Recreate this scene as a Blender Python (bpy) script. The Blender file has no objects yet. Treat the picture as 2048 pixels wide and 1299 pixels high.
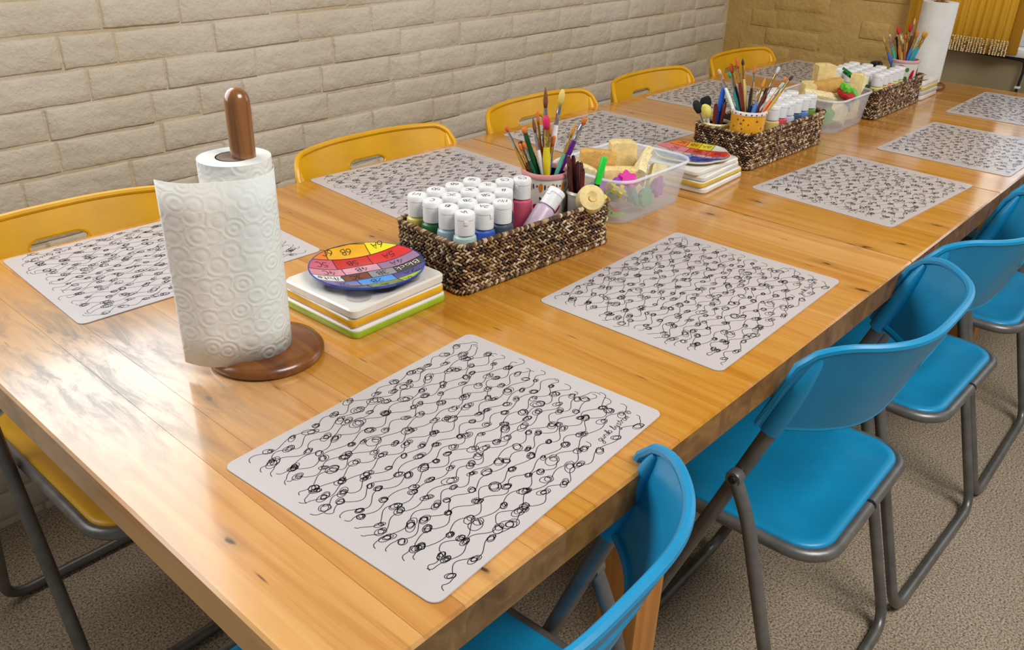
import bpy, bmesh, math, random
from mathutils import Vector, Matrix, noise
PI = math.pi
T = 0.74                       # table top height
rnd = random.Random(7)
sc = bpy.context.scene
C = sc.collection

# ------------------------------------------------------------------ camera, world, lights, exposure
def cam_setup():
    yaw, pitch, roll = 0.7231485, 0.4797578, 0.02883437
    f = Vector((math.cos(pitch)*math.cos(yaw), math.cos(pitch)*math.sin(yaw), -math.sin(pitch)))
    r = f.cross(Vector((0, 0, 1))).normalized(); u = r.cross(f)
    c, s = math.cos(roll), math.sin(roll)
    r2 = c*r + s*u; u2 = -s*r + c*u
    cd = bpy.data.cameras.new('camera'); cd.sensor_width = 36; cd.sensor_fit = 'HORIZONTAL'
    cd.lens = 1698.4886/2048*36; cd.clip_start = 0.02; cd.clip_end = 60
    o = bpy.data.objects.new('camera', cd); C.objects.link(o)
    m = Matrix(((r2.x, u2.x, -f.x), (r2.y, u2.y, -f.y), (r2.z, u2.z, -f.z))).to_4x4()
    m.translation = Vector((-0.244309, -0.300572, 0.558923+T))
    o.matrix_world = m
    sc.camera = o
cam_setup()
w = bpy.data.worlds.new('world'); sc.world = w; w.use_nodes = True
w.node_tree.nodes['Background'].inputs[0].default_value = (0.86, 0.93, 1.0, 1)
w.node_tree.nodes['Background'].inputs[1].default_value = 0.32
def area(name, loc, target, sx, sy, power, col):
    l = bpy.data.lights.new(name, 'AREA'); l.shape = 'RECTANGLE'; l.size = sx; l.size_y = sy
    l.energy = power; l.color = col
    o = bpy.data.objects.new(name, l); C.objects.link(o); o.location = loc
    o.rotation_euler = (Vector(target)-Vector(loc)).to_track_quat('-Z', 'Y').to_euler()
    return o
# daylight entering the window above the wall side of the table and the far window, then an added key light
area('window_daylight_wall', (-0.37, 1.56, T+1.03), (-0.37, 0.0, T+1.03), 1.98, 1.28, 60, (0.92, 0.96, 1.0))
area('window_daylight_far', (3.16, -0.30, T+0.85), (0.0, -0.30, T+0.85), 1.3, 1.3, 24, (0.86, 0.93, 1.0))
area('window_daylight_blind', (3.20, 0.58, T+0.55), (0.0, 0.58, T+0.55), 0.40, 0.9, 4.5, (1.0, 0.93, 0.75))
area('room_side_key_light', (0.75, -1.35, 2.95), (1.0, 0.7, 0.70), 1.5, 1.1, 120, (1.0, 0.975, 0.95))  # unseen key light added overhead on the room side, no window modelled there
vs = sc.view_settings
vs.view_transform = 'Standard'; vs.look = 'None'; vs.gamma = 1.0; vs.exposure = -0.62; vs.use_curve_mapping = False

# ------------------------------------------------------------------ materials
def lin(c):
    return tuple((v/255/12.92 if v/255 <= .04045 else ((v/255+.055)/1.055)**2.4) for v in c)+(1.0,)
MATS = {}
class N:
    def __init__(s, name):
        s.m = bpy.data.materials.new(name); s.m.use_nodes = True
        s.t = s.m.node_tree; s.b = s.t.nodes['Principled BSDF']
    def n(s, typ, **kw):
        nd = s.t.nodes.new(typ)
        for k, v in kw.items():
            if k.startswith('_'): setattr(nd, k[1:], v)
            else:
                key = int(k[1:]) if k[0] == 'i' and k[1:].isdigit() else k
                nd.inputs[key].default_value = v
        return nd
    def l(s, a, b): s.t.links.new(a, b)
    def ramp(s, fac, stops):
        r = s.n('ShaderNodeValToRGB'); e = r.color_ramp.elements
        while len(e) < len(stops): e.new(0.5)
        for i, (p, c) in enumerate(stops): e[i].position = p; e[i].color = c if len(c) == 4 else lin(c)
        s.l(fac, r.inputs[0]); return r.outputs[0]
    def mix(s, fac, a, b, mode='MIX'):
        m = s.n('ShaderNodeMix'); m.data_type = 'RGBA'; m.blend_type = mode
        for v, i in ((fac, 0), (a, 6), (b, 7)):
            if hasattr(v, 'is_linked') or hasattr(v, 'links'): s.l(v, m.inputs[i])
            else: m.inputs[i].default_value = v
        return m.outputs[2]
    def coord(s, out='Object', scale=(1, 1, 1)):
        t = s.n('ShaderNodeTexCoord'); mp = s.n('ShaderNodeMapping', Scale=scale); s.l(t.outputs[out], mp.inputs[0]); return mp.outputs[0]
    def noise(s, vec, scale, detail=4, rough=.55):
        n = s.n('ShaderNodeTexNoise', Scale=scale, Detail=detail, Roughness=rough); s.l(vec, n.inputs['Vector']); return n.outputs[0]
    def bump(s, h, strength, dist):
        b = s.n('ShaderNodeBump', Strength=strength, Distance=dist); s.l(h, b.inputs['Height'])
        if s.b.inputs['Normal'].is_linked:
            s.l(s.b.inputs['Normal'].links[0].from_socket, b.inputs['Normal'])
        s.l(b.outputs[0], s.b.inputs['Normal'])
def plain(name, col, rough=.45, metal=0., var=.10, scale=30, bump=0., spec=.5, alpha=1., coat=0., sss=0.):
    if name in MATS: return MATS[name]
    k = N(name); v = k.coord()
    f = k.noise(v, scale, 3)
    a = lin(tuple(max(0, c*(1-var)) for c in col)); b = lin(tuple(min(255, c*(1+var)) for c in col))
    k.l(k.ramp(f, [(.3, a), (.7, b)]), k.b.inputs['Base Color'])
    k.b.inputs['Roughness'].default_value = rough; k.b.inputs['Metallic'].default_value = metal
    k.b.inputs['Specular IOR Level'].default_value = spec; k.b.inputs['Alpha'].default_value = alpha
    k.b.inputs['Coat Weight'].default_value = coat; k.b.inputs['Coat Roughness'].default_value = .08
    if sss: k.b.inputs['Subsurface Weight'].default_value = sss; k.b.inputs['Subsurface Scale'].default_value = .01
    if bump: k.bump(k.noise(v, scale*4, 5), bump, .002)
    MATS[name] = k.m; return k.m

def wall_paint(name, col, col2):
    k = N(name); v = k.coord('Object')
    g = k.n('ShaderNodeNewGeometry'); pos = g.outputs['Position']
    big = k.noise(pos, 3.2, 4); mid = k.noise(pos, 17, 5, .6); fine = k.noise(pos, 95, 5, .65)
    base = k.mix(k.ramp(big, [(.35, (0, 0, 0)), (.65, (255, 255, 255))]), lin(col), lin(col2))
    dirt = k.ramp(mid, [(.66, (0, 0, 0, 1)), (.82, (1, 1, 1, 1))])
    k.l(k.mix(k.mix(1.0, dirt, (.28, .28, .28, 1), 'MULTIPLY'), base, lin((168, 132, 78))), k.b.inputs['Base Color'])
    k.b.inputs['Roughness'].default_value = .5
    k.bump(mid, .75, .012); k.bump(fine, .45, .004)
    vo = k.n('ShaderNodeTexVoronoi', Scale=13.0); k.l(pos, vo.inputs['Vector'])
    k.bump(k.ramp(vo.outputs[0], [(0, (0, 0, 0, 1)), (.16, (1, 1, 1, 1))]), .25, .004)
    return k.m
M_wall = wall_paint('painted_brick_paint', (214, 202, 182), (204, 190, 166))
M_mortar = wall_paint('painted_mortar_joint', (210, 197, 175), (196, 176, 138))
M_wall2 = wall_paint('painted_brick_paint_gold', (206, 172, 104), (196, 160, 90))
M_panel = plain('wall_panel_paint', (150, 134, 100), .5, var=.04, scale=5)

def wood(name, c_dark, c_mid, c_light, axis=1, rough=.3, knots=True, worn_glare=False, coat=0.0, ring=1.0):
    k = N(name)
    t = k.n('ShaderNodeTexCoord'); oi = k.n('ShaderNodeObjectInfo')
    off = k.n('ShaderNodeVectorMath', _operation='SCALE'); off.inputs[0].default_value = (37.1, 19.7, 11.3); k.l(oi.outputs['Random'], off.inputs['Scale'])
    add = k.n('ShaderNodeVectorMath', _operation='ADD'); k.l(t.outputs['Object'], add.inputs[0]); k.l(off.outputs[0], add.inputs[1])
    sc_ = [34*ring, 34*ring, 34*ring]; sc_[axis] = 1.6
    mp = k.n('ShaderNodeMapping', Scale=tuple(sc_)); k.l(add.outputs[0], mp.inputs[0])
    sc2 = [150, 150, 150]; sc2[axis] = 5
    mp2 = k.n('ShaderNodeMapping', Scale=tuple(sc2)); k.l(add.outputs[0], mp2.inputs[0])
    n1 = k.n('ShaderNodeTexNoise', Scale=1.0, Detail=5.0, Roughness=.6, Distortion=1.1); k.l(mp.outputs[0], n1.inputs['Vector'])
    n2 = k.noise(mp2.outputs[0], 1.0, 3, .7)
    col = k.ramp(n1.outputs[0], [(.28, c_dark), (.5, c_mid), (.72, c_light)])
    streak = k.ramp(n2, [(.30, (.55, .45, .35, 1)), (.46, (1, 1, 1, 1))])
    col = k.mix(.22, col, streak, 'MULTIPLY')
    # each board keeps its own tone
    hs = k.n('ShaderNodeHueSaturation'); k.l(col, hs.inputs['Color'])
    mr = k.n('ShaderNodeMapRange', i1=0., i2=1., i3=.90, i4=1.07); k.l(oi.outputs['Random'], mr.inputs[0]); k.l(mr.outputs[0], hs.inputs['Value'])
    mr2 = k.n('ShaderNodeMapRange', i1=0., i2=1., i3=1.06, i4=.95); k.l(oi.outputs['Random'], mr2.inputs[0]); k.l(mr2.outputs[0], hs.inputs['Saturation'])
    col = hs.outputs[0]
    if knots:
        s3 = [11, 11, 11]; s3[axis] = 4.2
        mp3 = k.n('ShaderNodeMapping', Scale=tuple(s3)); k.l(add.outputs[0], mp3.inputs[0])
        wob = k.n('ShaderNodeTexNoise', Scale=6.0, Detail=3.0); k.l(mp3.outputs[0], wob.inputs['Vector'])
        vadd = k.n('ShaderNodeVectorMath', _operation='MULTIPLY_ADD'); k.l(wob.outputs['Color'], vadd.inputs[0]); vadd.inputs[1].default_value = (.16, .16, .16); k.l(mp3.outputs[0], vadd.inputs[2])
        vo = k.n('ShaderNodeTexVoronoi', Scale=.62); vo.voronoi_dimensions = '2D'; k.l(vadd.outputs[0], vo.inputs['Vector'])
        kn = k.ramp(vo.outputs[0], [(.013, (1, 1, 1, 1)), (.03, (.30, .30, .30, 1)), (.09, (0, 0, 0, 1))])
        col = k.mix(kn, col, lin((74, 38, 18)))
        s4 = [46, 46, 46]; s4[axis] = 5.5
        mp4 = k.n('ShaderNodeMapping', Scale=tuple(s4)); k.l(add.outputs[0], mp4.inputs[0])
        v4 = k.n('ShaderNodeTexVoronoi', Scale=.33); v4.voronoi_dimensions = '2D'; k.l(mp4.outputs[0], v4.inputs['Vector'])
        k4 = k.ramp(v4.outputs[0], [(.008, (.85, .85, .85, 1)), (.024, (0, 0, 0, 1))])
        col = k.mix(k4, col, lin((98, 56, 28)))
    if worn_glare:
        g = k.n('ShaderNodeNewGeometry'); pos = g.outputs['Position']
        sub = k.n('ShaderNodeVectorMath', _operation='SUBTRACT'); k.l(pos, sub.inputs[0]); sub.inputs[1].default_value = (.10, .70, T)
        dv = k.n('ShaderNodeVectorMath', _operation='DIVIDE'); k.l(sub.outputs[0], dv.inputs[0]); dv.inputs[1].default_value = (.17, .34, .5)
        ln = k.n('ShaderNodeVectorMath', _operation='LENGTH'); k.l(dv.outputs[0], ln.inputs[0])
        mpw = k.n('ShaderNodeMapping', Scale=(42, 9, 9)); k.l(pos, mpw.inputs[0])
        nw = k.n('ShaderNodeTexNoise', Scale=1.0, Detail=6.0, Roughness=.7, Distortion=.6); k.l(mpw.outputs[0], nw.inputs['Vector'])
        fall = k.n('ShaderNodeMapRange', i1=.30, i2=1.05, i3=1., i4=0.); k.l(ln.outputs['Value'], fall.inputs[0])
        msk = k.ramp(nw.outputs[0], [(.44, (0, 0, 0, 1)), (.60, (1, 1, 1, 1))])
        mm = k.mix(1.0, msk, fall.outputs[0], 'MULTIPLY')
        pale = k.mix(k.mix(1.0, fall.outputs[0], (.62, .62, .62, 1), 'MULTIPLY'), col, lin((196, 174, 150)))  # pale tint: window glare put into the colour, over bleached wood
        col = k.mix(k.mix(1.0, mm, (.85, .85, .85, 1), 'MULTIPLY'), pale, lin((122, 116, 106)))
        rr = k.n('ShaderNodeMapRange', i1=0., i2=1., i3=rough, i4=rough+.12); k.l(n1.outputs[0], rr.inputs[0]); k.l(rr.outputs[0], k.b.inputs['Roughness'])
    else: k.b.inputs['Roughness'].default_value = rough
    k.l(col, k.b.inputs['Base Color'])
    if worn_glare:
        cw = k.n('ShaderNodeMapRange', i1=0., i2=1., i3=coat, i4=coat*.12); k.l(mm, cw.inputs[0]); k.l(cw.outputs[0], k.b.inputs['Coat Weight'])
    k.b.inputs['Coat Weight'].default_value = coat; k.b.inputs['Coat Roughness'].default_value = .12
    k.bump(n2, .12, .0006)
    return k.m
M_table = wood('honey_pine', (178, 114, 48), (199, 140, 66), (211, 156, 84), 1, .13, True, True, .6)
M_end = wood('pine_end_grain', (96, 62, 30), (132, 92, 48), (160, 118, 66), 1, .4, False, False, 0., .6)
M_leg = wood('pine_leg', (166, 100, 38), (190, 124, 52), (204, 142, 68), 2, .4, False)
M_darkwood = wood('dark_wood', (78, 44, 22), (114, 68, 34), (142, 90, 48), 1, .28, False, False, .4, .8)
M_dowel = wood('bamboo_wood', (92, 54, 20), (138, 86, 36), (166, 110, 52), 2, .25, False, False, .5, 1.4)

def carpet():
    k = N('speckled_carpet'); g = k.n('ShaderNodeNewGeometry'); pos = g.outputs['Position']
    a = k.noise(pos, 230, 4, .75); b = k.noise(pos, 2.2, 3); c = k.noise(pos, 60, 3, .7)
    col = k.ramp(a, [(.36, (88, 74, 58)), (.5, (192, 176, 154)), (.64, (232, 222, 204))])
    col = k.mix(.55, col, k.ramp(b, [(.3, (214, 200, 178)), (.7, (255, 248, 236))]), 'MULTIPLY')
    k.l(col, k.b.inputs['Base Color']); k.b.inputs['Roughness'].default_value = .95; k.b.inputs['Specular IOR Level'].default_value = .15
    k.bump(a, .8, .006); k.bump(c, .3, .006); return k.m
M_carpet = carpet()

def seagrass():
    k = N('seagrass'); g = k.n('ShaderNodeNewGeometry'); v = k.coord('Object')
    col = k.ramp(g.outputs['Random Per Island'], [(0, (44, 28, 14)), (.3, (96, 64, 34)), (.6, (146, 108, 64)), (.82, (192, 164, 120)), (1, (226, 208, 176))])
    f = k.noise(v, 260, 3)
    col = k.mix(.5, col, k.ramp(f, [(.3, (130, 110, 80)), (.65, (255, 255, 255))]), 'MULTIPLY')
    k.l(col, k.b.inputs['Base Color']); k.b.inputs['Roughness'].default_value = .55; return k.m
M_grass = seagrass()
M_grassdark = plain('seagrass_core', (30, 20, 12), .8)

def towel():
    k = N('embossed_paper'); uv = k.n('ShaderNodeTexCoord').outputs['UV']
    vo = k.n('ShaderNodeTexVoronoi', Scale=46.0, Randomness=.6); k.l(uv, vo.inputs['Vector'])
    mt = k.n('ShaderNodeMath', _operation='MULTIPLY'); k.l(vo.outputs[0], mt.inputs[0]); mt.inputs[1].default_value = 21.0
    sn = k.n('ShaderNodeMath', _operation='SINE'); k.l(mt.outputs[0], sn.inputs[0])
    dots = k.n('ShaderNodeTexVoronoi', Scale=420.0, Randomness=.2); k.l(uv, dots.inputs['Vector'])
    mu = k.n('ShaderNodeMath', _operation='MULTIPLY_ADD'); k.l(dots.outputs[0], mu.inputs[0]); mu.inputs[1].default_value = .55; k.l(sn.outputs[0], mu.inputs[2])
    k.bump(mu.outputs[0], .28, .0010)
    k.b.inputs['Base Color'].default_value = lin((226, 224, 216)); k.b.inputs['Roughness'].default_value = .9
    k.b.inputs['Subsurface Weight'].default_value = .15; k.b.inputs['Subsurface Scale'].default_value = .01
    return k.m
M_towel = towel()
M_paper = plain('tissue_edge', (222, 220, 212), .9, var=.03)
M_card = plain('cardboard', (112, 92, 76), .8)

def fabric():
    k = N('golden_blind_fabric'); v = k.coord('Object', (1, 1, 1)); f = k.noise(v, 240, 3)
    k.l(k.ramp(f, [(.3, (160, 114, 16)), (.7, (188, 140, 30))]), k.b.inputs['Base Color']); k.b.inputs['Roughness'].default_value = .6
    tr = k.n('ShaderNodeBsdfTranslucent'); tr.inputs[0].default_value = lin((226, 176, 50))
    mx = k.n('ShaderNodeMixShader'); mx.inputs[0].default_value = .3
    k.l(k.b.outputs[0], mx.inputs[1]); k.l(tr.outputs[0], mx.inputs[2])
    k.l(mx.outputs[0], k.t.nodes['Material Output'].inputs[0]); return k.m
M_fabric = fabric()
M_bead = plain('shell_bead', (214, 200, 160), .35, var=.2, scale=120)
M_mat = plain('placemat_plastic', (192, 184, 181), .28, var=.02, scale=4, spec=.5)
M_ink = plain('black_print', (34, 36, 44), .3, var=.05)
M_inkcap = plain('marker_ink', (36, 44, 70), .5, var=.05)
M_white = plain('white_plastic_cap', (226, 225, 222), .35, var=.03, spec=.5)
M_wpaint = plain('white_window_paint', (216, 218, 220), .4, var=.02)
M_blue = plain('blue_plastic', (14, 140, 188), .36, var=.05, scale=9)
M_yel = plain('yellow_plastic', (222, 164, 8), .36, var=.05, scale=9)
M_steel = plain('grey_tube', (118, 116, 112), .38, .55, var=.10, scale=25)
M_black = plain('black_rubber', (22, 21, 22), .5)
M_ceram = plain('white_glaze', (222, 217, 204), .18, var=.03, scale=12, coat=.4)
M_bisque = plain('bisque_edge', (206, 190, 170), .5, var=.05)
M_silver = plain('silver_ferrule', (178, 178, 178), .22, .9)
M_gold = plain('gold_ferrule', (202, 168, 92), .22, .9)
M_tub = plain('clear_tub', (232, 238, 244), .22, var=.01, alpha=.25, spec=.6)
M_lip = plain('clear_tub_lip', (236, 240, 246), .2, var=.01, alpha=.5, spec=.6)
M_glass = plain('window_glass', (170, 190, 225), .05, var=.01, alpha=.3)
M_sponge = plain('cream_sponge', (226, 200, 136), .9, var=.07, scale=60, bump=.5)
M_sponge2 = plain('pale_sponge', (232, 216, 164), .9, var=.07, scale=60, bump=.5)
M_sponge3 = plain('tan_sponge', (206, 160, 84), .9, var=.08, scale=60, bump=.5)
def colm(c, rough=.4, **k): return plain('paint_%02x%02x%02x_%d' % (c[0], c[1], c[2], rough*100), c, rough, var=.05, **k)

# ------------------------------------------------------------------ mesh helpers
def _sm(o, smooth):
    if smooth is True:
        for p in o.data.polygons: p.use_smooth = True
    elif smooth:
        o.data.shade_smooth() if hasattr(o.data, 'shade_smooth') else None
        try: o.data.set_sharp_from_angle(angle=smooth)
        except Exception: pass
class MB:
    def __init__(s): s.v = []; s.f = []; s.m = []; s.uv = {}
    def add(s, vs, fs, mi=0, M=None):
        b = len(s.v)
        s.v += [tuple(M @ Vector(q)) for q in vs] if M else [tuple(q) for q in vs]
        s.f += [tuple(i+b for i in q) for q in fs]; s.m += [mi]*len(fs); return s
    def box(s, x0, x1, y0, y1, z0, z1, mi=0, M=None):
        return s.add([(x0, y0, z0), (x1, y0, z0), (x1, y1, z0), (x0, y1, z0), (x0, y0, z1), (x1, y0, z1), (x1, y1, z1), (x0, y1, z1)],
                     [(3, 2, 1, 0), (4, 5, 6, 7), (0, 1, 5, 4), (1, 2, 6, 5), (2, 3, 7, 6), (3, 0, 4, 7)], mi, M)
    def bbox(s, x0, x1, y0, y1, z0, z1, b=.003, mi=0, M=None):
        bm = bmesh.new(); bmesh.ops.create_cube(bm, size=1)
        for v in bm.verts: v.co = Vector(((x0+x1)/2+v.co.x*(x1-x0), (y0+y1)/2+v.co.y*(y1-y0), (z0+z1)/2+v.co.z*(z1-z0)))
        bmesh.ops.bevel(bm, geom=bm.edges[:], offset=b, segments=2, profile=.5, affect='EDGES')
        bm.verts.index_update()
        s.add([v.co.copy() for v in bm.verts], [[v.index for v in f.verts] for f in bm.faces], mi, M); bm.free(); return s
    def tube(s, pts, r, seg=10, closed=False, mi=0, M=None, caps=True):
        P = [Vector(q) for q in pts]; n = len(P); rs = r if hasattr(r, '__len__') else [r]*n
        tg = []
        for i in range(n):
            a = P[(i-1) % n] if (closed or i > 0) else P[i]; b = P[(i+1) % n] if (closed or i < n-1) else P[i]
            tg.append((b-a).normalized() if (b-a).length > 1e-9 else Vector((0, 0, 1)))
        up = Vector((0, 0, 1)) if abs(tg[0].z) < .9 else Vector((1, 0, 0))
        nr = tg[0].cross(up).normalized(); vs = []
        for i in range(n):
            nr = (nr - tg[i]*nr.dot(tg[i])); nr = nr.normalized() if nr.length > 1e-6 else tg[i].orthogonal().normalized()
            bn = tg[i].cross(nr)
            for k in range(seg):
                a = 2*PI*k/seg; vs.append(P[i]+(nr*math.cos(a)+bn*math.sin(a))*rs[i])
        fs = []
        for i in range(n if closed else n-1):
            j = (i+1) % n
            for k in range(seg): fs.append((i*seg+k, i*seg+(k+1) % seg, j*seg+(k+1) % seg, j*seg+k))
        if caps and not closed:
            fs.append(tuple(range(seg))[::-1]); fs.append(tuple((n-1)*seg+k for k in range(seg)))
        return s.add(vs, fs, mi, M)
    def lathe(s, prof, seg=24, mi=0, M=None):
        vs = []; fs = []; n = len(prof)
        for r, z in prof:
            for k in range(seg): a = 2*PI*k/seg; vs.append((r*math.cos(a), r*math.sin(a), z))
        for i in range(n-1):
            for k in range(seg): fs.append((i*seg+k, i*seg+(k+1) % seg, (i+1)*seg+(k+1) % seg, (i+1)*seg+k))
        if prof[0][0] > 1e-6: fs.append(tuple(range(seg))[::-1])
        if prof[-1][0] > 1e-6: fs.append(tuple((n-1)*seg+k for k in range(seg)))
        return s.add(vs, fs, mi, M)
    def ellipsoid(s, M, seg=6, rings=4, mi=0):
        vs = [(0, 0, -1)]; fs = []
        for i in range(1, rings):
            t = -PI/2+PI*i/rings
            for k in range(seg): a = 2*PI*k/seg; vs.append((math.cos(t)*math.cos(a), math.cos(t)*math.sin(a), math.sin(t)))
        vs.append((0, 0, 1)); L = len(vs)-1
        for k in range(seg):
            fs.append((0, 1+(k+1) % seg, 1+k)); fs.append((L, L-seg+k, L-seg+(k+1) % seg))
            for i in range(rings-2):
                a = 1+i*seg; fs.append((a+k, a+(k+1) % seg, a+seg+(k+1) % seg, a+seg+k))
        return s.add(vs, fs, mi, M)
    def prism(s, poly, z0, z1, mi=0, M=None):
        n = len(poly); vs = [(x, y, z0) for x, y in poly]+[(x, y, z1) for x, y in poly]
        return s.add(vs, [tuple(range(n))[::-1], tuple(range(n, 2*n))]+[(i, (i+1) % n, n+(i+1) % n, n+i) for i in range(n)], mi, M)
    def loft(s, loops, mi=0, M=None, cap0=True, cap1=True):
        n = len(loops[0]); vs = [q for l in loops for q in l]; fs = []
        for i in range(len(loops)-1):
            for k in range(n): fs.append((i*n+k, i*n+(k+1) % n, (i+1)*n+(k+1) % n, (i+1)*n+k))
        if cap0: fs.append(tuple(range(n))[::-1])
        if cap1: fs.append(tuple((len(loops)-1)*n+k for k in range(n)))
        return s.add(vs, fs, mi, M)
    def ribbon(s, pts, wd, z=0., mi=0, M=None):
        P = [Vector((q[0], q[1])) for q in pts]; n = len(P); vs = []
        for i in range(n):
            d = P[min(i+1, n-1)]-P[max(i-1, 0)]
            d = d.normalized() if d.length > 1e-9 else Vector((1, 0)); nn = Vector((-d.y, d.x))*wd/2
            a = P[i]+nn; b = P[i]-nn; vs += [(a.x, a.y, z), (b.x, b.y, z)]
        return s.add(vs, [(2*i+1, 2*i+3, 2*i+2, 2*i) for i in range(n-1)], mi, M)
    def mesh(s, name, mats, smooth=False):
        me = bpy.data.meshes.new(name); me.from_pydata(s.v, [], s.f)
        for m in (mats if isinstance(mats, (list, tuple)) else [mats]): me.materials.append(m)
        if len(me.materials) > 1: me.polygons.foreach_set('material_index', s.m)
        me.update()
        if smooth is True: me.polygons.foreach_set('use_smooth', [True]*len(me.polygons))
        elif smooth:
            me.polygons.foreach_set('use_smooth', [True]*len(me.polygons)); me.set_sharp_from_angle(angle=smooth)
        return me
    def build(s, name, mats, parent=None, smooth=False, loc=None, rot=None):
        return link(name, s.mesh(name, mats, smooth), parent, loc, rot)
def link(name, me, parent=None, loc=None, rot=None):
    o = bpy.data.objects.new(name, me); C.objects.link(o)
    if parent: o.parent = parent
    if loc is not None: o.location = loc
    if rot is not None: o.rotation_euler = rot
    return o
def tag(o, label, cat, group=None, kind=None):
    o['label'] = label; o['category'] = cat
    if group: o['group'] = group
    if kind: o['kind'] = kind
    return o
def thing(name, label, cat, loc=(0, 0, 0), rz=0, group=None):
    o = bpy.data.objects.new(name, None); C.objects.link(o); o.empty_display_size = .05
    o.location = loc; o.rotation_euler = (0, 0, rz); return tag(o, label, cat, group)
def struct(o, kind='structure'): o['kind'] = kind; return o
def rrect(hx, hy, r, z=0., n=6, cx=0., cy=0.):
    out = []
    for sx, sy, a0 in ((1, 1, 0), (-1, 1, PI/2), (-1, -1, PI), (1, -1, 3*PI/2)):
        for k in range(n+1):
            a = a0+PI/2*k/n; out.append((cx+sx*(hx-r)+r*math.cos(a), cy+sy*(hy-r)+r*math.sin(a), z))
    return out
def fillet(pts, r, n=5):
    P = [Vector(q) for q in pts]; out = [P[0]]
    for i in range(1, len(P)-1):
        a, b, c = P[i-1], P[i], P[i+1]; d1 = (a-b); d2 = (c-b); rr = min(r, d1.length*.48, d2.length*.48)
        p0 = b+d1.normalized()*rr; p2 = b+d2.normalized()*rr
        for k in range(n+1): t = k/n; out.append(p0*(1-t)**2+b*2*t*(1-t)+p2*t*t)
    return out+[P[-1]]
def align(p, d, roll=0):
    q = Vector(d).to_track_quat('Z', 'Y'); return Matrix.Translation(Vector(p)) @ q.to_matrix().to_4x4() @ Matrix.Rotation(roll, 4, 'Z')
SM = math.radians(40)

# hand-drawn stroke letters
def arc(cx, cy, rx, ry, a0, a1, n=10): return [(cx+rx*math.cos(math.radians(a0+(a1-a0)*i/n)), cy+ry*math.sin(math.radians(a0+(a1-a0)*i/n))) for i in range(n+1)]
G = {
 '1': [[(.3, 1), (.3, 0)]], '2': [arc(.3, .72, .26, .27, 160, -40, 8)+[(.05, 0), (.6, .02)]],
 '3': [arc(.28, .75, .24, .24, 150, -90, 8)+arc(.28, .26, .28, .26, 90, -150, 9)],
 '4': [[(.35, 1), (0, .35), (.6, .35)], [(.45, .65), (.42, 0)]], '5': [[(.55, 1), (.12, 1), (.08, .55)]+arc(.25, .3, .28, .3, 120, -140, 9)],
 '6': [[(.45, 1), (.15, .6)]+arc(.3, .28, .25, .28, 160, 520, 12)],
 'A': [[(0, 0), (.3, 1), (.6, 0)], [(.1, .38), (.5, .38)]], 'B': [[(.05, 0), (.05, 1)]+arc(.1, .76, .36, .24, 80, -90, 7)+arc(.1, .27, .45, .27, 90, -100, 8)],
 'C': [arc(.36, .5, .34, .5, 50, 310, 12)], 'D': [[(.05, 0), (.05, 1)]+arc(.08, .5, .48, .5, 90, -90, 9)+[(.05, 0)]], 'R': [[(.05, 0), (.05, 1)]+arc(.1, .75, .36, .25, 80, -90, 7)+[(.55, 0)]],
 'W': [[(0, 1), (.18, 0), (.35, .7), (.52, 0), (.7, 1)]], 'M': [[(0, 0), (.12, 1), (.35, .3), (.58, 1), (.7, 0)]], 'V': [[(0, 1), (.3, 0), (.6, 1)]], 'L': [[(.05, 1), (.05, 0), (.5, 0)]],
 'h': [[(.05, 1), (.05, 0)], [(.05, .4)]+arc(.27, .35, .2, .22, 150, 0, 6)+[(.47, 0)]], 'i': [[(.15, .55), (.15, 0)], [(.15, .78), (.15, .83)]], 't': [[(.2, .95), (.2, .05), (.35, 0)], [(.02, .62), (.4, .62)]],
 'e': [[(.05, .3), (.45, .32)]+arc(.26, .3, .22, .28, 10, 320, 10)], 'l': [[(.1, 1), (.1, 0)]], 'a': [arc(.25, .27, .22, .27, 40, 380, 10)+[(.47, .05), (.55, 0)]], 'c': [arc(.28, .27, .24, .27, 50, 310, 8)], 'k': [[(.05, 1), (.05, 0)], [(.42, .55), (.08, .25), (.45, 0)]],
 'u': [[(.05, .55), (.06, .12), (.2, 0), (.4, .12), (.45, .55), (.46, .1), (.6, 0)]], 'n': [[(.05, 0), (.07, .52), (.08, .3), (.25, .55), (.42, .45), (.44, .1), (.58, 0)]],
 'g': [arc(.25, .27, .22, .27, 40, 390, 10)+[(.46, -.35)]+arc(.26, -.42, .2, .2, 10, -200, 8)+[(.55, .05)]], 'b': [[(.0, .0), (.2, .7), (.15, 1.05), (.05, .9), (.08, .1)]+arc(.25, .2, .2, .2, 200, 430, 10)+[(.55, .3)]],
 'y': [[(.05, .55), (.1, .12), (.25, .05), (.42, .5), (.44, -.3)]+arc(.26, -.4, .19, .2, 10, -200, 8)+[(.55, .05)]], 's': [arc(.27, .42, .18, .14, 60, 250, 7)+arc(.25, .14, .2, .15, 70, -150, 8)],
 'r': [[(.05, 0), (.08, .55), (.12, .4), (.3, .55), (.42, .45)]], 'o': [arc(.27, .28, .23, .28, 90, 450, 12)], 'm': [[(.03, 0), (.05, .52), (.06, .3), (.18, .55), (.28, .4), (.28, .02), (.3, .35), (.42, .55), (.52, .4), (.53, .05), (.64, 0)]], '"': [[(.15, .85), (.17, .9)], [(.33, .85), (.35, .9)]]}
def text_lines(txt, size, gap=.12, slant=.0):
    out = []; x = 0
    for ch in txt:
        if ch == ' ': x += .45; continue
        if ch == '\u00f6': polys = G['o']+G['"']; wd = .55
        else: polys = G[ch]; wd = max(q[0] for pl in polys for q in pl)
        for pl in polys: out.append([((x+px+slant*py)*size, py*size) for px, py in pl])
        x += wd+gap
    return out, (x-gap)*size
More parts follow.
